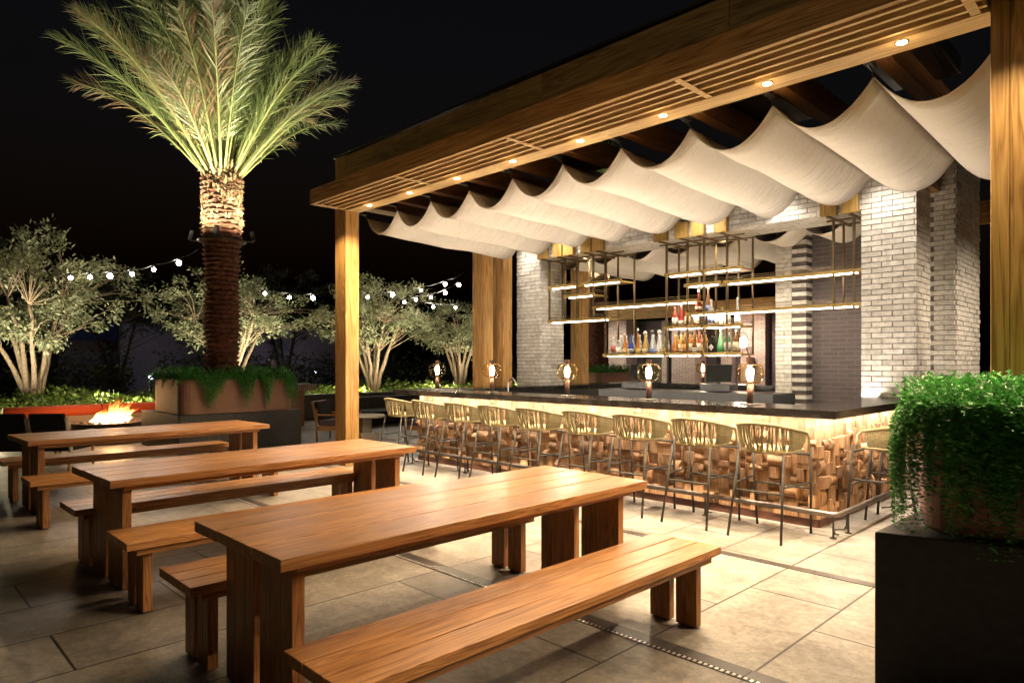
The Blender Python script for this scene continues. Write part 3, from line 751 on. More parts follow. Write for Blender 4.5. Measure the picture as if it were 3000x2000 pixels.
def shape(kind, r, h):
    if kind == 'tall': return [(r*.9,0),(r,.01),(r,h*.55),(r*.85,h*.64),(r*.35,h*.76),(r*.32,h*.95)]
    if kind == 'slim': return [(r*.9,0),(r,.01),(r*.95,h*.35),(r*.5,h*.6),(r*.32,h*.75),(r*.3,h*.93)]
    if kind == 'cone': return [(r*.9,0),(r,.01),(r*.98,h*.25),(r*.62,h*.52),(r*.40,h*.66),(r*.38,h*.82)]
    if kind == 'jar': return [(r*.9,0),(r,.01),(r,h*.6),(r*.7,h*.72),(r*.5,h*.8),(r*.5,h*.9)]
    if kind == 'round': return [(r*.7,0),(r,.04),(r*1.05,h*.3),(r*.8,h*.52),(r*.35,h*.64),(r*.32,h*.9)]
    if kind == 'square': return [(r*.9,0),(r,.008),(r,h*.62),(r*.45,h*.70),(r*.38,h*.92)]
bots = [
 (-6.90,1.64,.27,.042,'tall',CLR,RED,WHI,'clear bottle with red label at the left end of the lowest shelf'),
 (-6.79,1.64,.22,.045,'tall',CLR,WHI,WHI,'short clear bottle with white label, second on the lowest shelf'),
 (-6.685,1.64,.15,.042,'jar',BLK,CRM,BLK,'squat black jar with round cream label, left one of two on the lowest shelf'),
 (-6.66,1.64,.32,.034,'slim',(.8,.3,.06),GLD,CLR,'slim orange and clear bottle behind the squat black jars'),
 (-6.56,1.64,.15,.042,'jar',BLK,CRM,BLK,'squat black jar with round cream label, right one of two on the lowest shelf'),
 (-6.53,1.64,.29,.040,'round',BLU,WHI,BLU,'cobalt blue bottle behind the right squat black jar'),
 (-6.40,1.64,.38,.034,'cone',AMB,GLD,WHI,'tall slender amber bottle left of the ball-stoppered bottles'),
 (-6.26,1.64,.34,.046,'cone',GLD,CRM,'ball','pale gold bottle with white ball stopper, left of three alike'),
 (-6.12,1.64,.35,.046,'cone',CLR,(.2,.3,.7),'sball','clear bottle with silver ball stopper and blue mark, middle of three alike'),
 (-5.99,1.64,.35,.050,'cone',WHI,WHI,'ball','frosted white bottle with white ball stopper, right of three alike'),
 (-5.875,1.64,.29,.038,'slim',(.4,.42,.2),GLD,BLK,'dark-necked slim bottle between the frosted one and the amber flask'),
 (-5.70,1.64,.27,.045,'round',AMB,AMB,GLD,'round-shouldered amber flask at the left of the middle lowest shelf'),
 (-5.60,1.64,.27,.036,'tall',GLD,CRM,CRM,'golden bottle with cream label, beside the amber flask on the middle lowest shelf'),
 (-5.525,1.64,.28,.036,'tall',BRN,AMB,AMB,'brown bottle with orange label on the middle lowest shelf'),
 (-5.44,1.64,.30,.036,'tall',AMB,CRM,BLK,'whisky bottle with tall cream label on the middle lowest shelf'),
 (-5.36,1.64,.30,.034,'slim',BRN,WHI,BRN,'brown slim bottle with white label on the middle lowest shelf'),
 (-5.275,1.64,.30,.034,'tall',RED,WHI,RED,'rose bottle with white label on the middle lowest shelf'),
 (-5.20,1.64,.28,.034,'square',AMB,GLD,BLK,'square amber bottle with gold label at the right of the middle lowest shelf'),
 (-5.05,1.64,.24,.055,'square',BLK,'diamond',BLK,'square black bottle with white diamond label on the right lowest shelf'),
 (-4.93,1.64,.34,.040,'slim',(.45,.8,.5),GRN,CLR,'tall pale green bottle on the right lowest shelf'),
 (-4.82,1.64,.31,.040,'tall',GRN,WHI,GRN,'deep green bottle with pale label on the right lowest shelf'),
 (-4.68,1.64,.31,.042,'tall',BRN,CRM,WHI,'brown bottle with cream label at the right end of the lowest shelf'),
 (-5.70,2.055,.29,.042,'tall',RED,WHI,RED,'pinkish red bottle at the left of the second shelf'),
 (-5.59,2.055,.32,.040,'slim',(.65,.12,.10),WHI,WHI,'bright red bottle on the second shelf'),
 (-5.48,2.055,.31,.040,'tall',(.75,.12,.04),CRM,RED,'orange red bottle with cream label on the second shelf'),
 (-5.33,2.055,.30,.040,'tall',AMB,CRM,AMB,'amber bottle with cream label at the right of the second shelf'),
 (-5.08,2.05,.36,.046,'tall',WHI,(.25,.35,.75),WHI,'tall frosted white bottle with blue crest on the right second shelf'),
 (-4.98,2.05,.22,.036,'tall',CLR,WHI,WHI,'small clear bottle on the right second shelf'),
 (-4.90,2.05,.25,.036,'square',WHI,WHI,(.8,.7,.1),'square white bottle with yellow top, left of a pair on the right second shelf'),
 (-4.815,2.05,.25,.036,'square',WHI,WHI,(.5,.5,.1),'square white bottle with olive top, right of a pair on the right second shelf'),
 (-4.66,2.05,.36,.040,'slim',WHI,WHI,CLR,'tall slim white bottle at the right end of the second shelf'),
 (-5.29,2.25,.33,.046,'round',(.35,.06,.03),CRM,CLR,'dark red-brown decanter bottle on the third shelf'),
 (-5.13,2.25,.36,.044,'slim',(.45,.25,.15),(.25,.35,.7),CLR,'tall slim smoky bottle with blue label on the third shelf'),
]
NB = len(bots)
for x in (-6.84,-6.73,-6.60,-6.46,-6.33,-6.19,-6.05,-5.93): bots.append((x,1.64,.29,.036,'tall',CLR,WHI,WHI,'clear bottle with white label in the back row of the left lowest shelf'))
for x in (-5.73,-5.64,-5.56,-5.48,-5.40,-5.32,-5.24): bots.append((x,1.64,.30,.034,'tall',GLD,CRM,BLK,'golden bottle with cream label in the back row of the middle lowest shelf'))
for x in (-4.99,-4.87,-4.75): bots.append((x,1.64,.28,.036,'tall',CLR,WHI,WHI,'clear bottle in the back row of the right lowest shelf'))
for ib,(x,z,h,r,kd,g,lb,cap,txt) in enumerate(bots):
    h *= 1.14; r *= 1.12; t = thing('liquor_bottle', txt, 'bottle', (x,9.22 if ib < NB else 9.36,z-.003), 0, 'liquor bottles on the hanging shelves' if ib < NB else txt.split(' in the ')[1].replace('the ','') + ' bottles')
    n = 4 if kd == 'square' else 16
    pf = shape(kd,r*(1.25 if n==4 else 1),h)
    MB().lathe(pf,n).build('glass', gmat(g, .25 if g in (BLK,WHI,BLU) else .45), t, smooth=(n>4), rz=rad(45) if n==4 else 0)
    lz0, lz1 = h*.14, h*.40; lr = r*1.03
    if lb == 'diamond':
        MB().face([(0,-r*.93,.05),(.045,-r*.93,.10),(0,-r*.93,.15),(-.045,-r*.93,.10)]).build('label', pm(WHI), t, solid=.001)
    elif n == 4: MB().box(-r*.8,r*.8,-r*.915,-r*.895,lz0,lz1+.02).build('label', pm(lb), t)
    elif kd in ('cone',): MB().lathe([(lr,.02),(lr,h*.24)],16).build('label', pm(lb), t, smooth=True)
    elif kd == 'slim': MB().lathe([(lr,.03),(lr*.98,h*.30)],16).build('label', pm(lb), t, smooth=True)
    elif kd == 'round': MB().lathe([(r*1.07,h*.18),(r*1.075,h*.30)],16).build('label', pm(lb), t, smooth=True)
    else: MB().lathe([(lr,lz0),(lr,lz1+.03)],16).build('label', pm(lb), t, smooth=True)
    if cap in ('ball','sball'):
        MB().lathe([(.001,h*.82),(.026,h*.85),(.036,h*.90),(.026,h*.97),(.001,h)],14).build('stopper', pm((.85,.82,.75)) if cap=='ball' else M['steel'], t, smooth=True)
    else: MB().lathe([(r*.36,h*.90),(r*.38,h*.91),(r*.38,h),(r*.2,h+.002)],12).build('cap', pm(cap), t)

# ------------------------------------------------------------------ rounded planters with trailing greenery
def rrect(x0,x1,y0,y1,r,n=6):
    P = []
    for cx,cy,a in ((x1-r,y0+r,-90),(x1-r,y1-r,0),(x0+r,y1-r,90),(x0+r,y0+r,180)):
        for k in range(n+1):
            q = rad(a+90*k/n); P.append((cx+r*math.cos(q), cy+r*math.sin(q)))
    return P
def leafpair(mb, p, d, size, rg, wide=.4):
    d = d.normalized(); side = d.cross(Vector((rg.uniform(-1,1),rg.uniform(-1,1),rg.uniform(-1,1)))).normalized()
    tip = p + d*size; m = p + d*size*.5
    mb.face([p, m+side*size*wide*.5, tip, m-side*size*wide*.5])
def trailing(mb, outline, ztop, rg, n_top, strands, leaf, top_h=.07):
    # a low bushy mat over the top, with long strands over the edge
    xs = [p[0] for p in outline]; ys = [p[1] for p in outline]; cx = sum(xs)/len(xs); cy = sum(ys)/len(ys)
    L = len(outline); seg = []; tot = 0
    for i in range(L):
        a,b = Vector(outline[i]), Vector(outline[(i+1)%L]); seg.append((tot,a,b,(b-a).length)); tot += (b-a).length
    def edge(s):
        s %= tot
        for (t0,a,b,l) in seg:
            if l > 1e-6 and s <= t0+l:
                p = a.lerp(b,(s-t0)/l); d = (b-a).normalized(); return p, Vector((d.y,-d.x))
        return Vector(outline[0]), Vector((1,0))
    for _ in range(n_top):
        s = rg.random()*tot; p,n = edge(s); k = rg.random()**.7
        q = Vector((cx,cy)).lerp(p, math.sqrt(k)); z = ztop + rg.random()*top_h*(1.15-.4*k)
        base = Vector((q.x,q.y,z-.02)); dr = Vector((rg.uniform(-1,1),rg.uniform(-1,1),rg.uniform(.0,1.2))).normalized()
        cur = base
        for _k in range(5):
            nx = cur + dr*leaf*.9; leafpair(mb, cur, dr+Vector((rg.uniform(-1,1),rg.uniform(-1,1),rg.uniform(-.6,.9)))*.9, leaf*rg.uniform(.8,1.3), rg); 
            leafpair(mb, nx, Vector((rg.uniform(-1,1),rg.uniform(-1,1),rg.uniform(-.4,1))), leaf, rg); cur = nx
    for (s,ln) in strands:
        p,n = edge(s); n3 = Vector((n.x,n.y,0)); tg = Vector((-n.y,n.x,0))
        cur = Vector((p.x,p.y,ztop+.01+rg.random()*.05)) + n3*.012; v = n3*.8+Vector((0,0,.15)); step = leaf*.55
        out = .022+rg.random()*.055+.05*max(0,math.sin(s*11+1.3*math.sin(s*5))); gone = 0
        while gone < ln:
            v = v*.78 + (n3*(.25 if (cur-Vector((p.x,p.y,cur.z))).dot(n3) < out else -.02) + Vector((0,0,-.55)) + tg*rg.uniform(-.16,.16))*.5
            cur = cur + v.normalized()*step; gone += step
            for sg in (-1,1):
                dv = tg*sg*rg.uniform(.5,1)+Vector((0,0,rg.uniform(-.5,.35)))+n3*rg.uniform(-.1,.7)
                leafpair(mb, cur, dv, leaf*rg.uniform(.5,1.3)*(1-.35*gone/ln), rg)
def planter(name, label, base_poly, box_poly, zb, zt, mbase, mbox, n_top, strands, leaf, rg, mplant, loc=(0,0,0)):
    t = thing(name, label, 'planter', loc)
    MB().prism(base_poly,0,zb).build('plinth', mbase, t, bevel=.008)
    MB().prism(box_poly,zb+.002,zt).build('planter_box', mbox, t, bevel=.012)
    cx = sum(p[0] for p in box_poly)/len(box_poly); cy = sum(p[1] for p in box_poly)/len(box_poly)
    inn = [(cx+(x-cx)*.94, cy+(y-cy)*.94) for x,y in box_poly]
    MB().prism(inn, zt+.001, zt+.02).build('soil', M['soil'], t)
    mb = MB(); trailing(mb, box_poly, zt+.015, rg, n_top, strands, leaf)
    mb.build('trailing_plant', mplant, t)
    return t
rg = random.Random(21)
bp_ = [(-13.2,3.84),(-11.68,3.84),(-11.68,5.86),(-13.2,5.86)]
box = rrect(-13.2,-11.69,3.86,5.84,.20)
# perimeter parameter: starts on the +X/-Y corner, runs up the +X side
strs = []
for _ in range(1300):
    s = rg.random()*7.0
    # +X side is roughly s in 0.1..1.9
    u = s
    tuft = .5+.5*math.sin(u*13.0+1.1*math.sin(u*4.3)); ln = .06+.30*tuft**2*rg.random()+.16*tuft*rg.random()
    if .2 < u < 2.1: ln = .08+.58*tuft**1.6*rg.uniform(.55,1)
    if u < .35 or u > 6.2: ln *= .6
    if u > 5.2 and rg.random() < .6: ln = .05
    strs.append((s, min(ln,.62)))
planter('palm_planter','box planter on dark stone plinth with trailing green plants, holding the tall lit palm', rrect(-13.56,-11.6,3.78,5.93,.012,1), box, .635, 1.23, M['basestone'], M['terracotta'], 800, strs, .042, rg, M['green'])
# far planter with the second palm
rg2 = random.Random(8)
box2 = rrect(-13.85,-12.35,15.8,17.7,.2)
planter('palm_planter','small-looking far planter with green plants, seen across the bar beside the left till', rrect(-14.2,-12.2,15.7,17.8,.012,1), box2, .635, 1.22, M['basestone'], M['terracotta'], 500, [(rg2.random()*6.8,.06+.3*rg2.random()**2) for _ in range(160)], .05, rg2, M['green'])
# foreground planter, cropped by the right edge
rg3 = random.Random(4)
ang = rad(16)
def R2(p, o=(-1.03,3.37)): return (o[0]+p[0]*math.cos(ang)-p[1]*math.sin(ang), o[1]+p[0]*math.sin(ang)+p[1]*math.cos(ang))
basep = [(-1.03,3.37),(.55,3.82),(.20,5.1),(-1.00,4.75)]
fx_box = [R2(p,(-1.0,3.40)) for p in rrect(.17,1.60,.055,1.25,.20)]
strs = []
for _ in range(1250):
    s = rg3.random()*5.0; u = s
    tuft = .5+.5*math.sin(u*9.3+.6); ln = .08+.40*tuft**1.3*rg3.random()**.9
    strs.append((s, min(ln,.64)))
# left rounded corner lies at the end of the perimeter; dense curtain there
x_tot = 2*(1.43+1.195)-8*.2+2*PI*.2
for _ in range(430):
    u = 3.80 + rg3.gauss(0,.27); strs.append((u, min(.66,.10+abs(rg3.gauss(.20,.18)))))
for uc,lc in ((3.62,.62),(3.95,.50),(4.12,.66),(4.42,.42),(4.62,.64),(4.78,.60)):
    for _ in range(34): strs.append((uc+rg3.gauss(0,.035), lc*rg3.uniform(.6,1.04)))
planter('corner_planter','large planter on black stone block at right front, overflowing with green trailing plants', basep, fx_box, .72, 1.25, M['blackstone'], plain('terracotta_shaded', (.24,.11,.085), .65, var=.15, nscale=5), 2600, strs, .034, rg3, M['green'])  # pot is terracotta; its shade is put into this darker colour

# ------------------------------------------------------------------ palms
def frond(mbl, mbs, base, az, el, L, rg, droop=.9, width=.60, mbd=None):
    h = Vector((math.cos(az),math.sin(az),0)); pts = []; e = el; cur = base.copy(); n = 26; step = L/n
    for i in range(n+1):
        pts.append(cur.copy()); d = h*math.cos(e)+Vector((0,0,1))*math.sin(e); cur = cur + d*step
        e -= rad(droop*(i/n)**1.5*3.2)*(.4+math.cos(el))
    mbs.tube(pts, [.022*(1-i/n)**.8+.003 for i in range(n+1)], 6)
    side0 = h.cross(Vector((0,0,1))).normalized()
    tw = rg.uniform(-.5,.5)
    K = 118
    for j in range(K):
        t = .22+.78*j/(K-1); u = t*n; i = min(n-1,int(u)); p = pts[i].lerp(pts[i+1],u-i); dr = (pts[min(n,i+1)]-pts[i]).normalized()
        nrm = side0.cross(dr).normalized()*-1
        if nrm.z < 0: nrm = -nrm
        ln = width*(math.sin(PI*min(1,(t-.14)/.9))**.6)*(1-.3*t) + .12
        if t < .34: ln *= .55
        for sg in (-1,1):
            if rg.random() < .10: continue
            a = rad(rg.gauss(34,11)) ; lift = rad(rg.gauss(15,26)); si = (side0*math.cos(tw)+nrm*math.sin(tw))*sg
            d = (dr*math.cos(a)+ (si*math.cos(lift)+nrm*math.sin(lift))*math.sin(a)).normalized()
            l2 = ln*rg.uniform(.8,1.15); q = p + d*l2*.55; d2 = (d+Vector((0,0,-.30*rg.random())) + Vector((rg.uniform(-.1,.1),)*3)).normalized(); tip = q + d2*l2*.45
            wv = d.cross(nrm).normalized()*.0072
            tgt = mbd if (mbd is not None and rg.random() < .5) else mbl
            b = len(tgt.v); tgt.v += [tuple(p-wv*.6),tuple(p+wv*.6),tuple(q+wv),tuple(q-wv),tuple(tip)]
            tgt.f += [(b,b+1,b+2,b+3),(b+3,b+2,b+4)]
def palm(label, x, y, z0, zc, zt, seed, r=.255, nf=54, scale=1):
    rg = random.Random(seed)
    t = thing('palm_tree', label, 'palm tree', (x,y,z0))
    H = zt-z0; ringh = .085; n = 30; mb = MB(); b = 0; rows = int(H/ringh); ws = []
    for i in range(rows*3+1):
        z = i*ringh/3; ph = i%3; k = z/H
        rr = r*(1.02 + (.12 if z > zc-z0 else 0)) + (0,.012,.040)[ph]
        ws.append((rr,z))
    base = len(mb.v)
    for i,(rr,z) in enumerate(ws):
        row = i//3
        for k in range(n):
            q = 2*PI*(k+.5*(row%2))/n
            j = (.5+.5*math.cos(q*11+row*PI+rg.uniform(-.9,.9)))*.034*(1 if i%3==2 else .3)
            rq = rr + j*(1.0) + rg.uniform(-.012,.012) + .018*math.sin(z*5+q*2); mb.v.append((rq*math.cos(q), rq*math.sin(q), z+rg.uniform(-.012,.012)))
    for i in range(len(ws)-1):
        for k in range(n):
            k2=(k+1)%n; mb.f.append((base+i*n+k,base+i*n+k2,base+(i+1)*n+k2,base+(i+1)*n+k))
    tr = mb.build('trunk', M['palmtrunk'], t)
    # woven fibre on the lit upper trunk
    mb = MB()
    MB().lathe([(r*1.12,zc-z0+.01),(r*1.16,zc-z0+.05),(r*1.17,zc-z0+.26)],28).build('smooth_band', M['bark'], t, smooth=True)
    for _ in range(1900):
        q = rg.random()*2*PI; z = (zc-z0)+.19 + rg.random()*(H-(zc-z0)-.12); rr = r*1.17+.02*rg.random(); 
        p = Vector((rr*math.cos(q),rr*math.sin(q),z)); out = Vector((math.cos(q),math.sin(q),0)); tg = Vector((-math.sin(q),math.cos(q),0))
        sgn = 1 if rg.random()<.5 else -1
        d = (tg*sgn*rg.uniform(.5,1)+Vector((0,0,rg.uniform(-.15,.75)))+out*rg.uniform(-.1,.35)).normalized(); l = rg.uniform(.06,.16); wv = Vector((0,0,1)).cross(out)*.0+Vector((0,0,.012))
        tip = p+d*l; mb.face([p-wv,p+wv,tip+wv*.5,tip-wv*.5])
    for _ in range(130):    # cut stubs standing proud
        q = rg.random()*2*PI; z = (zc-z0)+.2 + rg.random()*(H-(zc-z0)-.1); out = Vector((math.cos(q),math.sin(q),0))
        p = Vector((r*1.05*out.x,r*1.05*out.y,z)); mb.tube([p,p+out*.05+Vector((0,0,.06)),p+out*.085+Vector((0,0,.15))],[.03,.028,.012],5)
    mb.build('fibre_sheath', M['palmfibre'], t)
    mbl, mbs, mbd = MB(), MB(), MB()
    for k in range(nf):
        az = 2*PI*(k*.381966)+rg.uniform(-.15,.15); u = (k+.5)/nf
        el = rad(85 - 41*u**.8 + rg.uniform(-5,5)); L = rg.uniform(2.65,3.2)*scale*(1.08-.13*u)
        bs = Vector((math.cos(az)*r*(.35+.6*u), math.sin(az)*r*(.35+.6*u), H-.05-.06*u))
        frond(mbl, mbs, bs, az, el, L, rg, droop=1.35, mbd=mbd if (u > .68 and rg.random()<.75) else None)
    mbs.build('frond_stalks', M['palmstalk'], t, smooth=True)
    mbl.build('crown', M['palmleaf'], t)
    mbd.build('dry_leaves', M['palmdry'], t)
    return t
PX, PY = -12.42, 4.80
palm('tall date palm lit from below, rising from the bronze planter left of the pergola', PX, PY, 1.20, 3.72, 4.92, 2)
palm('second palm seen through the bar and between the rafters, standing in the far planter', -13.1, 16.7, 1.20, 3.72, 4.92, 9, r=.26, nf=36)
# uplight collar round the palm trunk
cl = thing('uplight_collar', 'black ring with spotlights clamped round the tall palm trunk', 'light fitting', (PX,PY,3.72))
mb = MB(); ring = [(.40*math.cos(2*PI*k/24),.40*math.sin(2*PI*k/24),0) for k in range(25)]; mb.tube(ring,.018,6); mb.build('ring', M['black'], cl)
for k in range(4):
    a = rad(-45+90*k+8); r_ = .56 if k else .36; d = Vector((math.cos(a),math.sin(a),0)); pp = d*r_
    MB().tube([d*.40,pp],.011,6).build('arm', M['black'], cl)
    MB().tube([pp+Vector((0,0,.02)),pp+Vector((0,0,.02))+(Vector((0,0,.16))-d*(.04 if k else 0))],.04 if k==0 else .030,12).build('spot_head', M['black'], cl, smooth=False)
for k in range(6):
    a = 2*PI*k/6+.3; R_ = .85
    spot((PX+R_*math.cos(a),PY+R_*math.sin(a),3.50),(PX+.12*math.cos(a),PY+.12*math.sin(a),6.7), 340, (1,.88,.60), 96, 1, .03)
for k in range(4):
    a = PI/2*k+.4; spot((-13.1+.6*math.cos(a),16.7+.6*math.sin(a),3.95),(-13.1+.3*math.cos(a),16.7+.3*math.sin(a),6.6), 300, (1,.88,.60), 100, 1, .03)
# flood fitting standing in the planter
ft = thing('garden_floodlight', 'small black floodlight standing in the palm planter beside the trunk', 'floodlight', (-12.1,5.6,1.27))
MB().box(-.06,.06,-.05,.05,.12,.30).box(-.015,.015,-.015,.015,0,.12).build('head', M['black'], ft, bevel=.01)
MB().lathe([(.05,0),(.055,.06),(.03,.1)],14,(.12,.02,.02)).build('drum', M['black'], ft)
spot((-12.5,6.6,.3),(-12.4,4.9,3.0), 12, WARM, 60, .8)

# ------------------------------------------------------------------ olive trees
def olive(name, label, x, y, z0, H, W, seed, group, nst=7, leaf=M['olive'], nclump=190, stem_h=.34, dens=56, bark=M['bark']):
    rg = random.Random(seed); t = thing(name, label, 'tree', (x,y,z0), 0, group)
    mb = MB(); ends = []; cz = H*.685; rz_ = H*.315
    for k in range(nst):
        a = 2*PI*k/nst+rg.uniform(-.3,.3); lean = rg.uniform(.25,.62)*W*.5*.9
        p0 = Vector((.16*math.cos(a)*rg.random(),.16*math.sin(a)*rg.random(),-.05)); top = Vector((lean*math.cos(a),lean*math.sin(a),H*rg.uniform(.50,.66)))
        P = [];
        for i in range(8):
            s = i/7; q = p0.lerp(top,s); bow = math.sin(PI*s)*.12; q += Vector((-math.cos(a)*bow*.9+rg.uniform(-.03,.03), -math.sin(a)*bow*.9+rg.uniform(-.03,.03), 0)); P.append(q)
        mb.tube(P,[.082*(1-.60*i/7)*rg.uniform(.9,1.1) for i in range(8)],8); ends.append((P[-1],P[4],P[5]))
    clumps = []
    for _ in range(nclump):
        while True:
            v = Vector((rg.uniform(-1,1),rg.uniform(-1,1),rg.uniform(-1,1)))
            if v.length < 1 and (v.length > .35 or rg.random()<.3): break
        bumpy = 1+.22*math.sin(3*math.atan2(v.y,v.x)+seed*2)+.16*math.sin(5*v.z+seed)
        if math.sin(v.x*5+seed*1.7)+math.sin(v.y*6+seed)+math.sin(v.z*7-seed) < -.75: continue
        c = Vector((v.x*W*.5*bumpy, v.y*W*.5*bumpy, cz+v.z*rz_*(1.0+.12*math.sin(4*v.x+seed)))); clumps.append(c)
    for c in clumps:
        e = min(ends, key=lambda q:(q[0]-c).length); s = e[0] if c.z > e[0].z else e[1].lerp(e[2],rg.random())
        m = s.lerp(c,.5)+Vector((rg.uniform(-.12,.12),rg.uniform(-.12,.12),rg.uniform(-.02,.15)))
        mb.tube([s,m,c],[.018,.010,.003],5,caps=False)
    mb.build('trunk', bark, t, smooth=True)
    mb = MB()
    for c in clumps:
        sc_ = rg.uniform(.08,.19); dirv = Vector((c.x,c.y,(c.z-cz)*.8)).normalized()
        for _ in range(dens):
            p = c + Vector((rg.gauss(0,sc_),rg.gauss(0,sc_),rg.gauss(0,sc_*.75)))
            d = (dirv*rg.uniform(0,1.1)+Vector((rg.uniform(-1,1),rg.uniform(-1,1),rg.uniform(-.9,.9)))).normalized(); l = rg.uniform(.09,.17)
            leafpair(mb, p, d, l, rg, .34)
    mb.build('crown', leaf, t)
    return t
GO = 'olive trees in the planting beds'
olive('olive_tree','large many-stemmed olive tree at the far left behind the red sofa',-21.4,3.4,.35,4.5,4.6,1,GO, nst=8, nclump=170, dens=74)
olive('olive_tree','olive tree directly behind the tall palm trunk',-21.9,8.7,.35,4.2,4.7,2,GO, nclump=160, dens=74)
olive('olive_tree','olive tree seen just right of the left pergola post',-20.6,13.3,.35,4.3,4.4,3,GO, nclump=160, dens=74)
olive('olive_tree','olive tree beside the paired timber posts at the rear left of the bar',-20.9,17.6,.35,3.7,4.0,4,GO, nclump=135, dens=74)
TR = [(-21.4,3.4),(-21.9,8.7),(-20.6,13.3),(-20.9,17.6)]
for i,(x,y) in enumerate(TR):
    for (dx,dy) in ((2.3,-1.2),(2.3,1.2)):
        spot((x+dx,y+dy,.5),(x-.2,y,3.2), (1000,1000,850,650)[i], (1,.91,.66), 85, 1, .06)
    f = thing('ground_spotlight','small ground spotlight aimed up at %s' % ('the far left olive tree','the olive tree behind the palm','the olive tree right of the pergola post','the olive tree by the paired posts')[i],'spotlight',(x+2.3,y-1.2,.33),0,'ground spotlights in the beds')
    MB().lathe([(.05,0),(.06,.1),(.055,.14)],12).build('housing', M['black'], f); MB().lathe([(.045,.141),(.045,.143)],12).build('lens', M['down'], f)
# dark trees farther back
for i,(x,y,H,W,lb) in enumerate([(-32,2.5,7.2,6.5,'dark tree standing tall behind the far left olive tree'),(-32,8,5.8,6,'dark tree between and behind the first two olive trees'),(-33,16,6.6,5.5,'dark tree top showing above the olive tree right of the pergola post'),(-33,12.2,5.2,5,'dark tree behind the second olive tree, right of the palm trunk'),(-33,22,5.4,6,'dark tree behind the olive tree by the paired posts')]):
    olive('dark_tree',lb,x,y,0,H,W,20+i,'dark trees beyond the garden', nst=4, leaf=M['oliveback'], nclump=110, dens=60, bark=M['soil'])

# ------------------------------------------------------------------ planting beds
def bed(name,label,x0,x1,y0,y1,zw,n,seed,wallmat,hmax=.35,dens=22):
    t = thing(name,label,'planting bed'); MB().box(x0,x1,y0,y1,0,zw-.06).build('bed_wall', wallmat, t); MB().box(x0+.05,x1-.05,y0+.05,y1-.05,zw-.058,zw-.02).build('soil', M['soil'], t)
    rg = random.Random(seed); mb = MB()
    for _ in range(n):
        c = Vector((rg.uniform(x0,x1),rg.uniform(y0,y1),zw)); hh = rg.uniform(.4,1)*hmax*(1+.5*math.sin(c.y*1.7+seed)); 
        for _k in range(dens):
            p = c+Vector((rg.gauss(0,.12),rg.gauss(0,.12),rg.random()*hh)); d = Vector((rg.uniform(-1,1),rg.uniform(-1,1),rg.uniform(-.1,1)))
            leafpair(mb,p,d,rg.uniform(.06,.14),rg,.55)
    mb.build('foliage', M['green2'], t)['kind'] = 'stuff'
    return t
bed('garden_bed','raised bed of bright green ground cover behind the long red sofa',-24,-16.6,-1.0,10.6,.36,620,1,M['concrete'])
bed('garden_bed','raised bed of bright green plants behind the second red sofa',-24,-18.0,10.8,23,.36,520,2,M['concrete'])
for (x,y,p) in ((-16.9,1.95,45),(-17.2,4.6,40),(-17.2,6.6,50),(-17.4,9.3,50),(-18.5,11.6,130),(-18.8,15.2,90)):
    point((x,y,.68), p, (1,.84,.5), .05)
pl = thing('path_light','small glowing garden light among the plants at the left end of the red bolster','garden light',(-16.75,1.85,.34))
MB().lathe([(.012,0),(.012,.3)],8).build('stem', M['black'], pl); MB().lathe([(.001,.3),(.05,.31),(.055,.36),(.001,.40)],12).build('glow', emit('path_glow',(1,.95,.75),60), pl, smooth=True)

# ------------------------------------------------------------------ lounge: sofas, chairs, fire pit
def sofa(label, loc, rz, length, bols):
    t = thing('outdoor_sofa', label, 'sofa', loc, rz, 'low garden sofas')   # local: sits facing +X, length along Y
    MB().box(0,.85,0,length,.06,.20).build('base', M['concrete'], t, bevel=.01)
    n = max(1,int(length/1.1)); w_ = length/n
    for k in range(n): MB().box(.14,.84,k*w_+.008,(k+1)*w_-.008,.202,.32).build('seat_cushion', M['greyfabric'], t, bevel=.03)
    MB().box(0,.14,0,length,.202,.44).build('backrest', M['greyfabric'], t, bevel=.03)
    for a,b in bols:
        MB().tube([(.08,a,.52),(.08,a+.015,.52),(.08,b-.015,.52),(.08,b,.52)],[.10,.118,.118,.10],20).build('bolster', M['redfabric'], t, smooth=True)
    return t
sofa('long low sofa with round red bolsters, behind the fire pit', (-16.15,2.0,0), rad(4), 4.6, [(.05,1.72),(1.74,3.2),(3.22,4.55)])
sofa('low sofa with red bolster beyond the bar stools, seen above the first stool', (-17.2,10.9,0), rad(-18), 3.6, [(.05,3.5)])
def lounge_chair(label, loc, rz, seatmat, wide=.68):
    t = thing('lounge_chair', label, 'lounge chair', loc, rz, 'wooden lounge chairs')   # faces +X
    h = wide/2
    for s in (-1,1):
        MB().tube([(-.02,s*h,0),(-.04,s*h,.62)],[.016,.022],8).build('leg', M['chairwood'], t, smooth=True)
        MB().tube([(.62,s*h,0),(.58,s*h,.50)],[.016,.022],8).build('leg', M['chairwood'], t, smooth=True)
        MB().box(-.05,.62,s*h-.025,s*h+.025,.50,.53).build('armrest', M['chairwood'], t, bevel=.008)
        MB().box(-.02,.60,s*h-.02,s*h+.02,.22,.30).build('side_rail', M['chairwood'], t, bevel=.006)
    R = Matrix.Translation((-.04,0,.42)) @ Matrix.Rotation(rad(-12),4,'Y')
    MB().box(-.022,.0,-h-.03,h+.03,0,.36,R).build('backrest', M['chairwood'], t, bevel=.012)
    MB().box(.002,.10,-h+.04,h-.04,-.10,.34,R).build('back_cushion', M['darkfabric'], t, bevel=.02)
    MB().box(.0,.62,-h+.03,h-.03,.30,.42).build('seat_cushion', seatmat, t, bevel=.025)
    return t
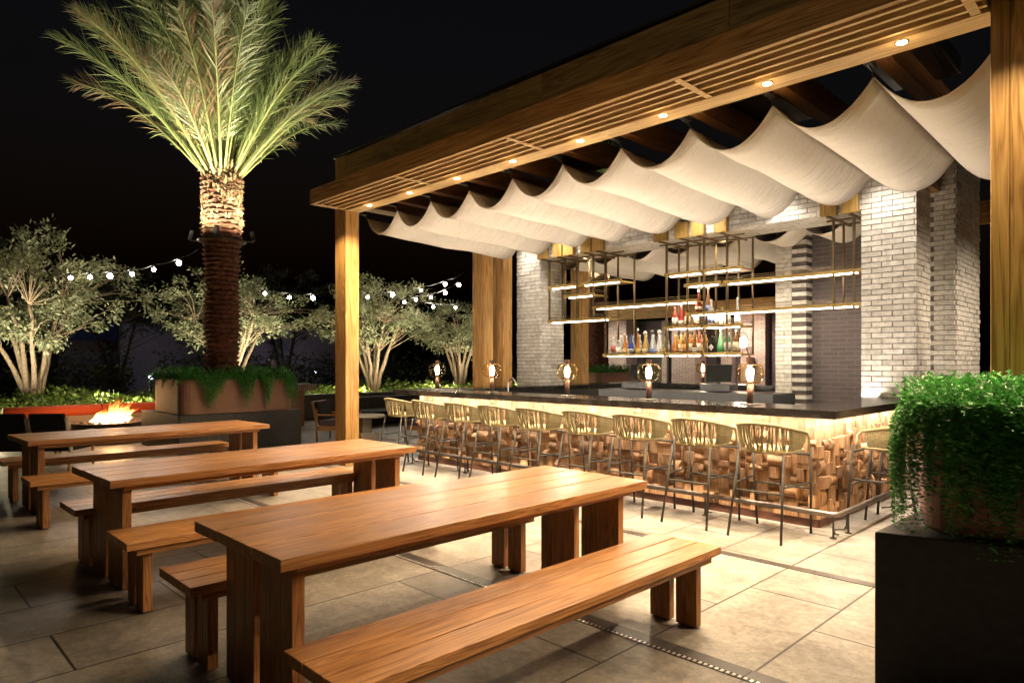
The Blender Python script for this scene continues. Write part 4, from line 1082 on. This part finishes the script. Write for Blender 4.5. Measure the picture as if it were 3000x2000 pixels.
def black_chair(label, loc, rz):
    t = thing('lounge_chair', label, 'lounge chair', loc, rz, 'black-backed lounge chairs')
    h = .23
    R = Matrix.Translation((-.05,0,.30)) @ Matrix.Rotation(rad(-15),4,'Y')
    MB().box(-.03,.02,-h,h,0,.52,R).build('backrest', M['darkfabric'], t, bevel=.012)
    for s in (-1,1):
        MB().box(-.035,.035,s*(h+.012)-.01,s*(h+.012)+.01,-.05,.46,R).build('back_frame', M['stonetop'], t, bevel=.004)
        MB().tube([(-.08,s*h,0),(-.05,s*h,.34)],.018,8).build('leg', M['chairwood'], t); MB().tube([(.55,s*h,0),(.52,s*h,.36)],.018,8).build('leg', M['chairwood'], t)
        MB().box(-.06,.56,s*h-.02,s*h+.02,.50,.53).build('armrest', M['chairwood'], t, bevel=.006)
    MB().box(-.02,.58,-h+.02,h-.02,.26,.38).build('seat_cushion', M['darkfabric'], t, bevel=.02)
    return t
black_chair('black-backed lounge chair facing the fire pit, left one of two', (-11.55,1.62,0), rad(140))
black_chair('black-backed lounge chair facing the fire pit, right one of two', (-11.20,2.02,0), rad(140))
lounge_chair('wooden lounge chair with plum seat between the palm planter and the pergola post', (-11.85,6.55,0), rad(40), M['purple'])
lounge_chair('wooden lounge chair with plum seat partly behind the left bar stools', (-10.1,8.05,0), rad(196), M['purple'])
tb = thing('side_table','round pale stone side table on a stepped stone base, right of the left pergola post','side table',(-10.75,6.75,0))
MB().lathe([(.36,.50),(.38,.515),(.37,.54),(.001,.545)],28).build('tabletop', M['stonetop'], tb, smooth=False)
MB().box(-.10,.10,-.10,.10,.22,.499).build('column', M['concrete'], tb, bevel=.01); MB().box(-.19,.19,-.19,.19,0,.218).build('foot', M['concrete'], tb, bevel=.01)
ds = thing('dark_sofa','dark low-backed sofa beyond the round stone table','sofa',(-14.4,8.6,0),rad(4))
MB().box(0,.9,0,2.6,.08,.36).build('seat', M['darkfabric'], ds, bevel=.04); MB().box(-.2,0,0,2.6,.08,.66).build('backrest', plain('slate_fabric',(.05,.055,.05),.8), ds, bevel=.04)
MB().box(0,.9,2.602,2.8,.08,.6).build('arm', plain('slate_fabric2',(.05,.055,.05),.8), ds, bevel=.03)
dw = thing('low_wall','long dark low wall beyond the wooden lounge chair','wall'); MB().box(-16.5,-16.2,7.4,11.5,0,.62).build('wall_body', M['basestone'], dw); MB().box(-16.55,-16.15,7.35,11.55,.622,.67).build('coping', M['basestone'], dw)
bp2 = thing('brick_pier','short terracotta pier with a brick cap right of the palm planter','pier'); MB().box(-15.5,-14.8,7.05,7.65,0,.85).build('pier_body', M['terracotta'], bp2, bevel=.01); MB().box(-15.55,-14.6,7.0,7.85,.852,1.0).build('brick_cap', texbrick('cap_brick',(.40,.28,.24),(.5,.38,.33),(.12,.08,.07),.05,.2), bp2)

fp = thing('fire_pit','round dark fire pit with tall orange flames in front of the red sofa','fire pit',(-14.75,3.52,0))
MB().lathe([(.42,0),(.55,.06),(.60,.30),(.60,.36),(.50,.36),(.46,.30),(.001,.30)],36).build('bowl', plain('pit_metal',(.10,.07,.05),.5), fp, smooth=False)
rgp = random.Random(6); mb = MB()
for _ in range(60):
    a = rgp.random()*2*PI; r_ = .44*math.sqrt(rgp.random()); x,y = r_*math.cos(a), r_*math.sin(a); s = rgp.uniform(.03,.06)
    mb.lathe([(.001,-s),(s*.7,-s*.6),(s,0),(s*.6,s*.7),(.001,s)],7,(x,y,.33))
mb.build('lava_rock', plain('lava',(.12,.09,.08),.9), fp)
nt = NT('flame'); tc = nt.n('ShaderNodeTexCoord'); sp = nt.n('ShaderNodeSeparateXYZ'); nt.l(tc.outputs['Object'], sp.inputs[0])
nz = nt.n('ShaderNodeTexNoise', i_Scale=9, i_Detail=4, i_Distortion=1.5); nt.l(tc.outputs['Object'], nz.inputs['Vector'])
mr = nt.n('ShaderNodeMapRange'); nt.l(sp.outputs['Z'], mr.inputs[0]); mr.inputs[1].default_value = .34; mr.inputs[2].default_value = .88
mn = nt.n('ShaderNodeMath', operation='MULTIPLY_ADD'); nt.l(nz.outputs['Fac'], mn.inputs[0]); mn.inputs[1].default_value = .7; nt.l(mr.outputs[0], mn.inputs[2])
cc = ramp(nt, mn.outputs[0], [(.3,(1,.75,.36)),(.7,(1,.42,.10)),(1.0,(1,.18,.03))])
em = nt.n('ShaderNodeEmission'); nt.l(cc, em.inputs[0])
ms = nt.n('ShaderNodeMapRange'); nt.l(mn.outputs[0], ms.inputs[0]); ms.inputs[1].default_value = .3; ms.inputs[2].default_value = 1.25; ms.inputs[3].default_value = 9.0; ms.inputs[4].default_value = .8; nt.l(ms.outputs[0], em.inputs[1])
trn = nt.n('ShaderNodeBsdfTransparent'); mx = nt.n('ShaderNodeMixShader'); lw = nt.n('ShaderNodeLayerWeight', i_Blend=.5)
al = nt.n('ShaderNodeMapRange'); nt.l(mn.outputs[0], al.inputs[0]); al.inputs[1].default_value = .45; al.inputs[2].default_value = 1.35; al.inputs[3].default_value = .62; al.inputs[4].default_value = .0
fz = nt.n('ShaderNodeMath', operation='SUBTRACT'); fz.inputs[0].default_value = 1.0; nt.l(lw.outputs['Facing'], fz.inputs[1])
ml = nt.n('ShaderNodeMath', operation='MULTIPLY'); nt.l(al.outputs[0], ml.inputs[0]); nt.l(fz.outputs[0], ml.inputs[1])
nt.l(ml.outputs[0], mx.inputs[0]); nt.l(trn.outputs[0], mx.inputs[1]); nt.l(em.outputs[0], mx.inputs[2]); nt.l(mx.outputs[0], nt.out.inputs[0])
mb = MB()
for _ in range(130):
    a = rgp.random()*2*PI; r_ = .29*rgp.random()**.6; x,y = r_*math.cos(a), r_*math.sin(a); h = .10+.34*rgp.random()**1.6*(1.1-r_)*(1+.55*math.sin(a-.2)); P = []; R_ = []
    wx,wy = .10+rgp.uniform(-.1,.12), .12+rgp.uniform(-.08,.12); wob = rgp.random()*6
    for k in range(9):
        s = k/8; P.append((x+wx*s*s+.025*math.sin(s*7+wob), y+wy*s*s+.025*math.cos(s*6+wob), .32+h*s)); R_.append(.045*math.sin(PI*(.16+.84*s))**1.1*(1.15-s*.7)+.0015)
    mb.tube(P,R_,8,caps=False)
mb.build('flames', nt.m, fp, smooth=True)
point((-14.65,3.6,.85), 60, (1,.50,.18), .15)

# ------------------------------------------------------------------ festoon lights
bulbs = [(208,813.8),(265.3,812.5),(325.3,808.7),(389,803.6),(451.5,789.5),(524.2,770.4),(778,859.7),(850.8,871.2),(920.9,872.4),(1074,869.9),(1150.5,863.5),(1181,885.2),(1215.5,877.6),(1232.1,850.8),(1260.2,871.2),(1267.8,899.2),(1335.4,900.5),(1307.4,832.9),(1306.1,857.2),(1346.9,835.5)]
pos3 = [(-17.5,3.45,3.39),(-17.5,3.82,3.44),(-17.5,4.22,3.50),(-17.5,4.68,3.59),(-17.5,5.15,3.74),(-17.5,5.72,3.96),(-17.5,7.9,3.37),(-17.5,8.6,3.31),(-17.5,9.3,3.35),(-17.5,11.1,3.49),(-17.5,12.0,3.63),(-17.5,12.45,3.42),(-17.5,12.9,3.53),(-17.5,13.1,3.84),(-17.5,13.5,3.65),(-17.5,13.6,3.34),(-17.5,14.55,3.38),(-17.5,14.1,4.13),(-17.5,14.1,3.85),(-17.5,14.7,4.15)]
runs = [[0,1,2,3,4,5],[6,7,8],[9,10,13,17],[11,12,14,18,19],[15,16]]
rl = ['string of festoon bulbs rising to the left of the tall palm','three-bulb stretch of festoon lights between the palm trunk and the left pergola post','festoon lights rising right of the left pergola post to the upper bright bulb','festoon lights over the third olive tree ending at the right bright bulb','two low festoon bulbs left of the paired timber posts']
for run,lb in zip(runs,rl):
    t = thing('festoon_lights', lb, 'string lights')
    P = [Vector(pos3[i])+Vector((0,0,.12)) for i in run]; path = []
    first = P[0]+(P[0]-P[1])*.8+Vector((0,0,.12)); last = P[-1]+(P[-1]-P[-2])*.8+Vector((0,0,.1)); P2 = [first]+P+[last]
    for a,b in zip(P2[:-1],P2[1:]):
        for k in range(5): s = k/5; path.append(a.lerp(b,s)-Vector((0,0,.04*math.sin(PI*s))))
    path.append(P2[-1]); MB().tube(path,.006,5).build('cable', M['black'], t)
    for i in run:
        p = Vector(pos3[i]); r_ = .058 if i in (2,5,8,10,17,18,19) else .044
        b = MB().lathe([(.001,-r_),(r_*.7,-r_*.7),(r_,0),(r_*.7,r_*.7),(.02,r_)],12,tuple(p)).build('bulb', M['bulb'], t, smooth=True)
        MB().lathe([(.02,.0),(.02,.06)],8,(p.x,p.y,p.z+r_)).build('socket', M['black'], b)
for i in (1,4,7,10,14,18): point(tuple(Vector(pos3[i])-Vector((0,0,.15))), 22, (1,.85,.66), .06)

# ------------------------------------------------------------------ far pavilion beyond the bar
fv = thing('far_pavilion','brick pavilion with timber beam beyond the rear of the bar, seen through the shelves','pavilion')
for (a,b) in ((-15.2,-14.4),(-12.5,-11.6),(-10.0,-9.2)): MB().box(a,b,20.0,20.7,0,3.05).build('brick_pier', M['farbrick'], fv)
MB().box(-15.6,-8.6,20.9,21.2,0,3.05).build('dark_wall', M['farbrickdark'], fv)
for (a,b) in ((-14.2,-13.4),(-13.2,-12.75),(-11.3,-10.9),(-9.0,-8.4)): MB().box(a,b,20.85,20.897,0,2.3).build('opening', M['black'], fv)
MB().box(-13.35,-13.15,20.7,20.84,0,3.0).build('brick_pier', M['farbrick'], fv); MB().box(-11.0,-10.6,20.6,20.84,0,3.0).build('brick_pier', M['farbrick'], fv)
MB().box(-15.8,-7.9,19.75,20.05,3.06,3.50).build('timber_beam', M['timberx'], fv)
MB().box(-9.15,-7.6,20.3,20.6,0,3.05).build('plum_wall', plain('plum_wall',(.20,.15,.18),.8), fv)
for (x,p) in ((-14.8,40),(-12.0,40),(-9.6,60),(-13.4,25)): spot((x,18.6,3.0),(x,20.3,1.2), p*2.2, (1,.80,.62), 100, .9, .05)
ln = thing('wall_lantern','glowing globe lantern with loop handle on the far pink brick pier','lantern',(-9.75,19.65,2.12))
MB().lathe([(.001,-.16),(.10,-.13),(.155,-.02),(.14,.08),(.08,.16),(.001,.17)],18).build('globe', emit('globe_glow',(1,.80,.62),9), ln, smooth=True)
MB().tube([(.17*math.cos(rad(a)),0,.02+.30*math.sin(rad(a))) for a in range(-20,201,15)],.012,6).build('handle', M['darkmetal'], ln)
MB().tube([(.1,.0,-.12),(.16,.05,-.35),(.16,.12,-.45)],.02,6).box(.08,.24,.06,.30,-.62,-.45).build('bracket', M['leather'], ln)
point((-9.75,19.45,2.12), 60, (1,.62,.42), .16)
fwl = thing('garden_wall','dim pale garden wall far behind the trees right of the palm','wall'); MB().box(-36,-35.7,9,24,0,3.4).build('wall_body', M['farwall'], fwl)
spot((-33,16,1.0),(-35.8,16.5,1.8), 14, (.8,.75,1), 120, 1)
hs = thing('far_house','dark house with a blue-lit tiled roof behind the far left olive tree','house')
MB().box(-42,-38,7,13,0,2.6).build('wall', M['farwall'], hs)
MB().prism([(0,0),(0,0.001),(0.001,0)],0,.001)
mb = MB(); mb.face([(-37.4,6.6,2.6),(-37.4,13.4,2.6),(-40,13.4,3.9),(-40,6.6,3.9)]).face([(-40,6.6,3.9),(-40,13.4,3.9),(-42.6,13.4,2.6),(-42.6,6.6,2.6)])
mb.build('roof', texbrick('roof_tiles',(.10,.13,.30),(.14,.18,.40),(.02,.02,.05),.4,.12), hs, solid=.08)
spot((-34,10,5.5),(-38.5,10,3.1), 14, (.35,.45,1), 90, 1)

for (x,y,z,lb) in ((-33.0,11.2,.9,'tiny cool garden light glimmering in the dark just left of the palm planter'),(-33.5,17.9,.95,'tiny cool garden light in the dark between palm planter and pergola post'),(-33.0,9.6,.75,'tiny cool garden light low behind the fire, left of the palm planter')):
    t = thing('distant_light', lb, 'garden light', (x,y,0), 0, 'distant cool garden lights')
    MB().lathe([(.03,0),(.03,z)],8).build('pole', M['black'], t); MB().lathe([(.001,z),(.09,z+.03),(.09,z+.15),(.001,z+.18)],10).build('glow', emit('cool_glow',(.55,.65,1),14), t, smooth=True)
# garden background: low dark hedges
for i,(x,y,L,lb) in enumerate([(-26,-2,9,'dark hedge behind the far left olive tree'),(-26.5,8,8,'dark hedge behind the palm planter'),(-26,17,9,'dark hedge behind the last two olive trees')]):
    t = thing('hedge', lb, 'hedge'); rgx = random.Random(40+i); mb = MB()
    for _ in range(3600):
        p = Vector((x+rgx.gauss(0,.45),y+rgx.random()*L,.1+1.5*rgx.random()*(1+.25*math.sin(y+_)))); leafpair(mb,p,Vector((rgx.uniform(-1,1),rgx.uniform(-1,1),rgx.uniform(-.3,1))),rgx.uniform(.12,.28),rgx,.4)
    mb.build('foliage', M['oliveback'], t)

# ------------------------------------------------------------------ remaining lights, some added without a fitting
# spots recessed behind the canopy edge wash the brick lintel and pillars
for x in (-8.7,-7.75,-6.4,-5.0,-3.9,-2.62):
    spot((x,8.52,3.95),(x,8.98,2.4), (60 if (x>-3 or x<-8.5) else 80), (1,.88,.72), 95, .9, .03)
    f = thing('track_spot','small black spotlight washing the brickwork, %s' % {-8.7:'above the left brick pillar',-7.75:'above the left shelf group',-6.4:'over the gap left of the middle shelves',-5.0:'above the middle shelf group',-3.9:'over the gap right of the middle shelves',-2.62:'above the right brick pillar'}[x],'spotlight',(x,8.5,3.96),0,'spotlights over the brick lintel')
    MB().tube([(0,0,0),(0,-.02,.09)],.035,10).build('housing', M['black'], f)
for x in (-7.6,-6.3,-5.0,-3.8):
    spot((x,9.36,3.40),(x,9.5,1.0), 90, WW, 130, .9, .05); spot((x,9.1,1.2),(x,11.0,3.5), 75, WW, 100, 1, .05)  # added bare spots: down under the lintel, up to brighten the rear swags
spot((-3.4,9.85,3.7),(-3.5,10.6,1.4), 45, WW, 110, .9, .05)

fl = thing('added_floodlight','added small floodlight high up behind the terrace, out of the picture','floodlight',(-4,-6,6))  # added unseen lamp, brightens the upper beam and post fronts
MB().box(-.12,.12,-.1,.1,-.08,.08).build('head', M['black'], fl, bevel=.01)
spot((-4,-5.85,5.95),(-4.4,5,4.6), 150, (1,.78,.42), 76, 1, .08)
# ------------------------------------------------------------------ render settings
sc.view_settings.view_transform = 'Standard'; sc.view_settings.look = 'None'; sc.view_settings.gamma = 1; sc.view_settings.exposure = .45
sc.render.engine = 'CYCLES'
sc.cycles.use_denoising = True
try: sc.cycles.denoiser = 'OPENIMAGEDENOISE'
except Exception: pass
sc.cycles.max_bounces = 7; sc.cycles.diffuse_bounces = 3; sc.cycles.glossy_bounces = 3; sc.cycles.transparent_max_bounces = 24
sc.cycles.sample_clamp_indirect = 4; sc.cycles.use_light_tree = True; sc.cycles.caustics_reflective = False; sc.cycles.caustics_refractive = False
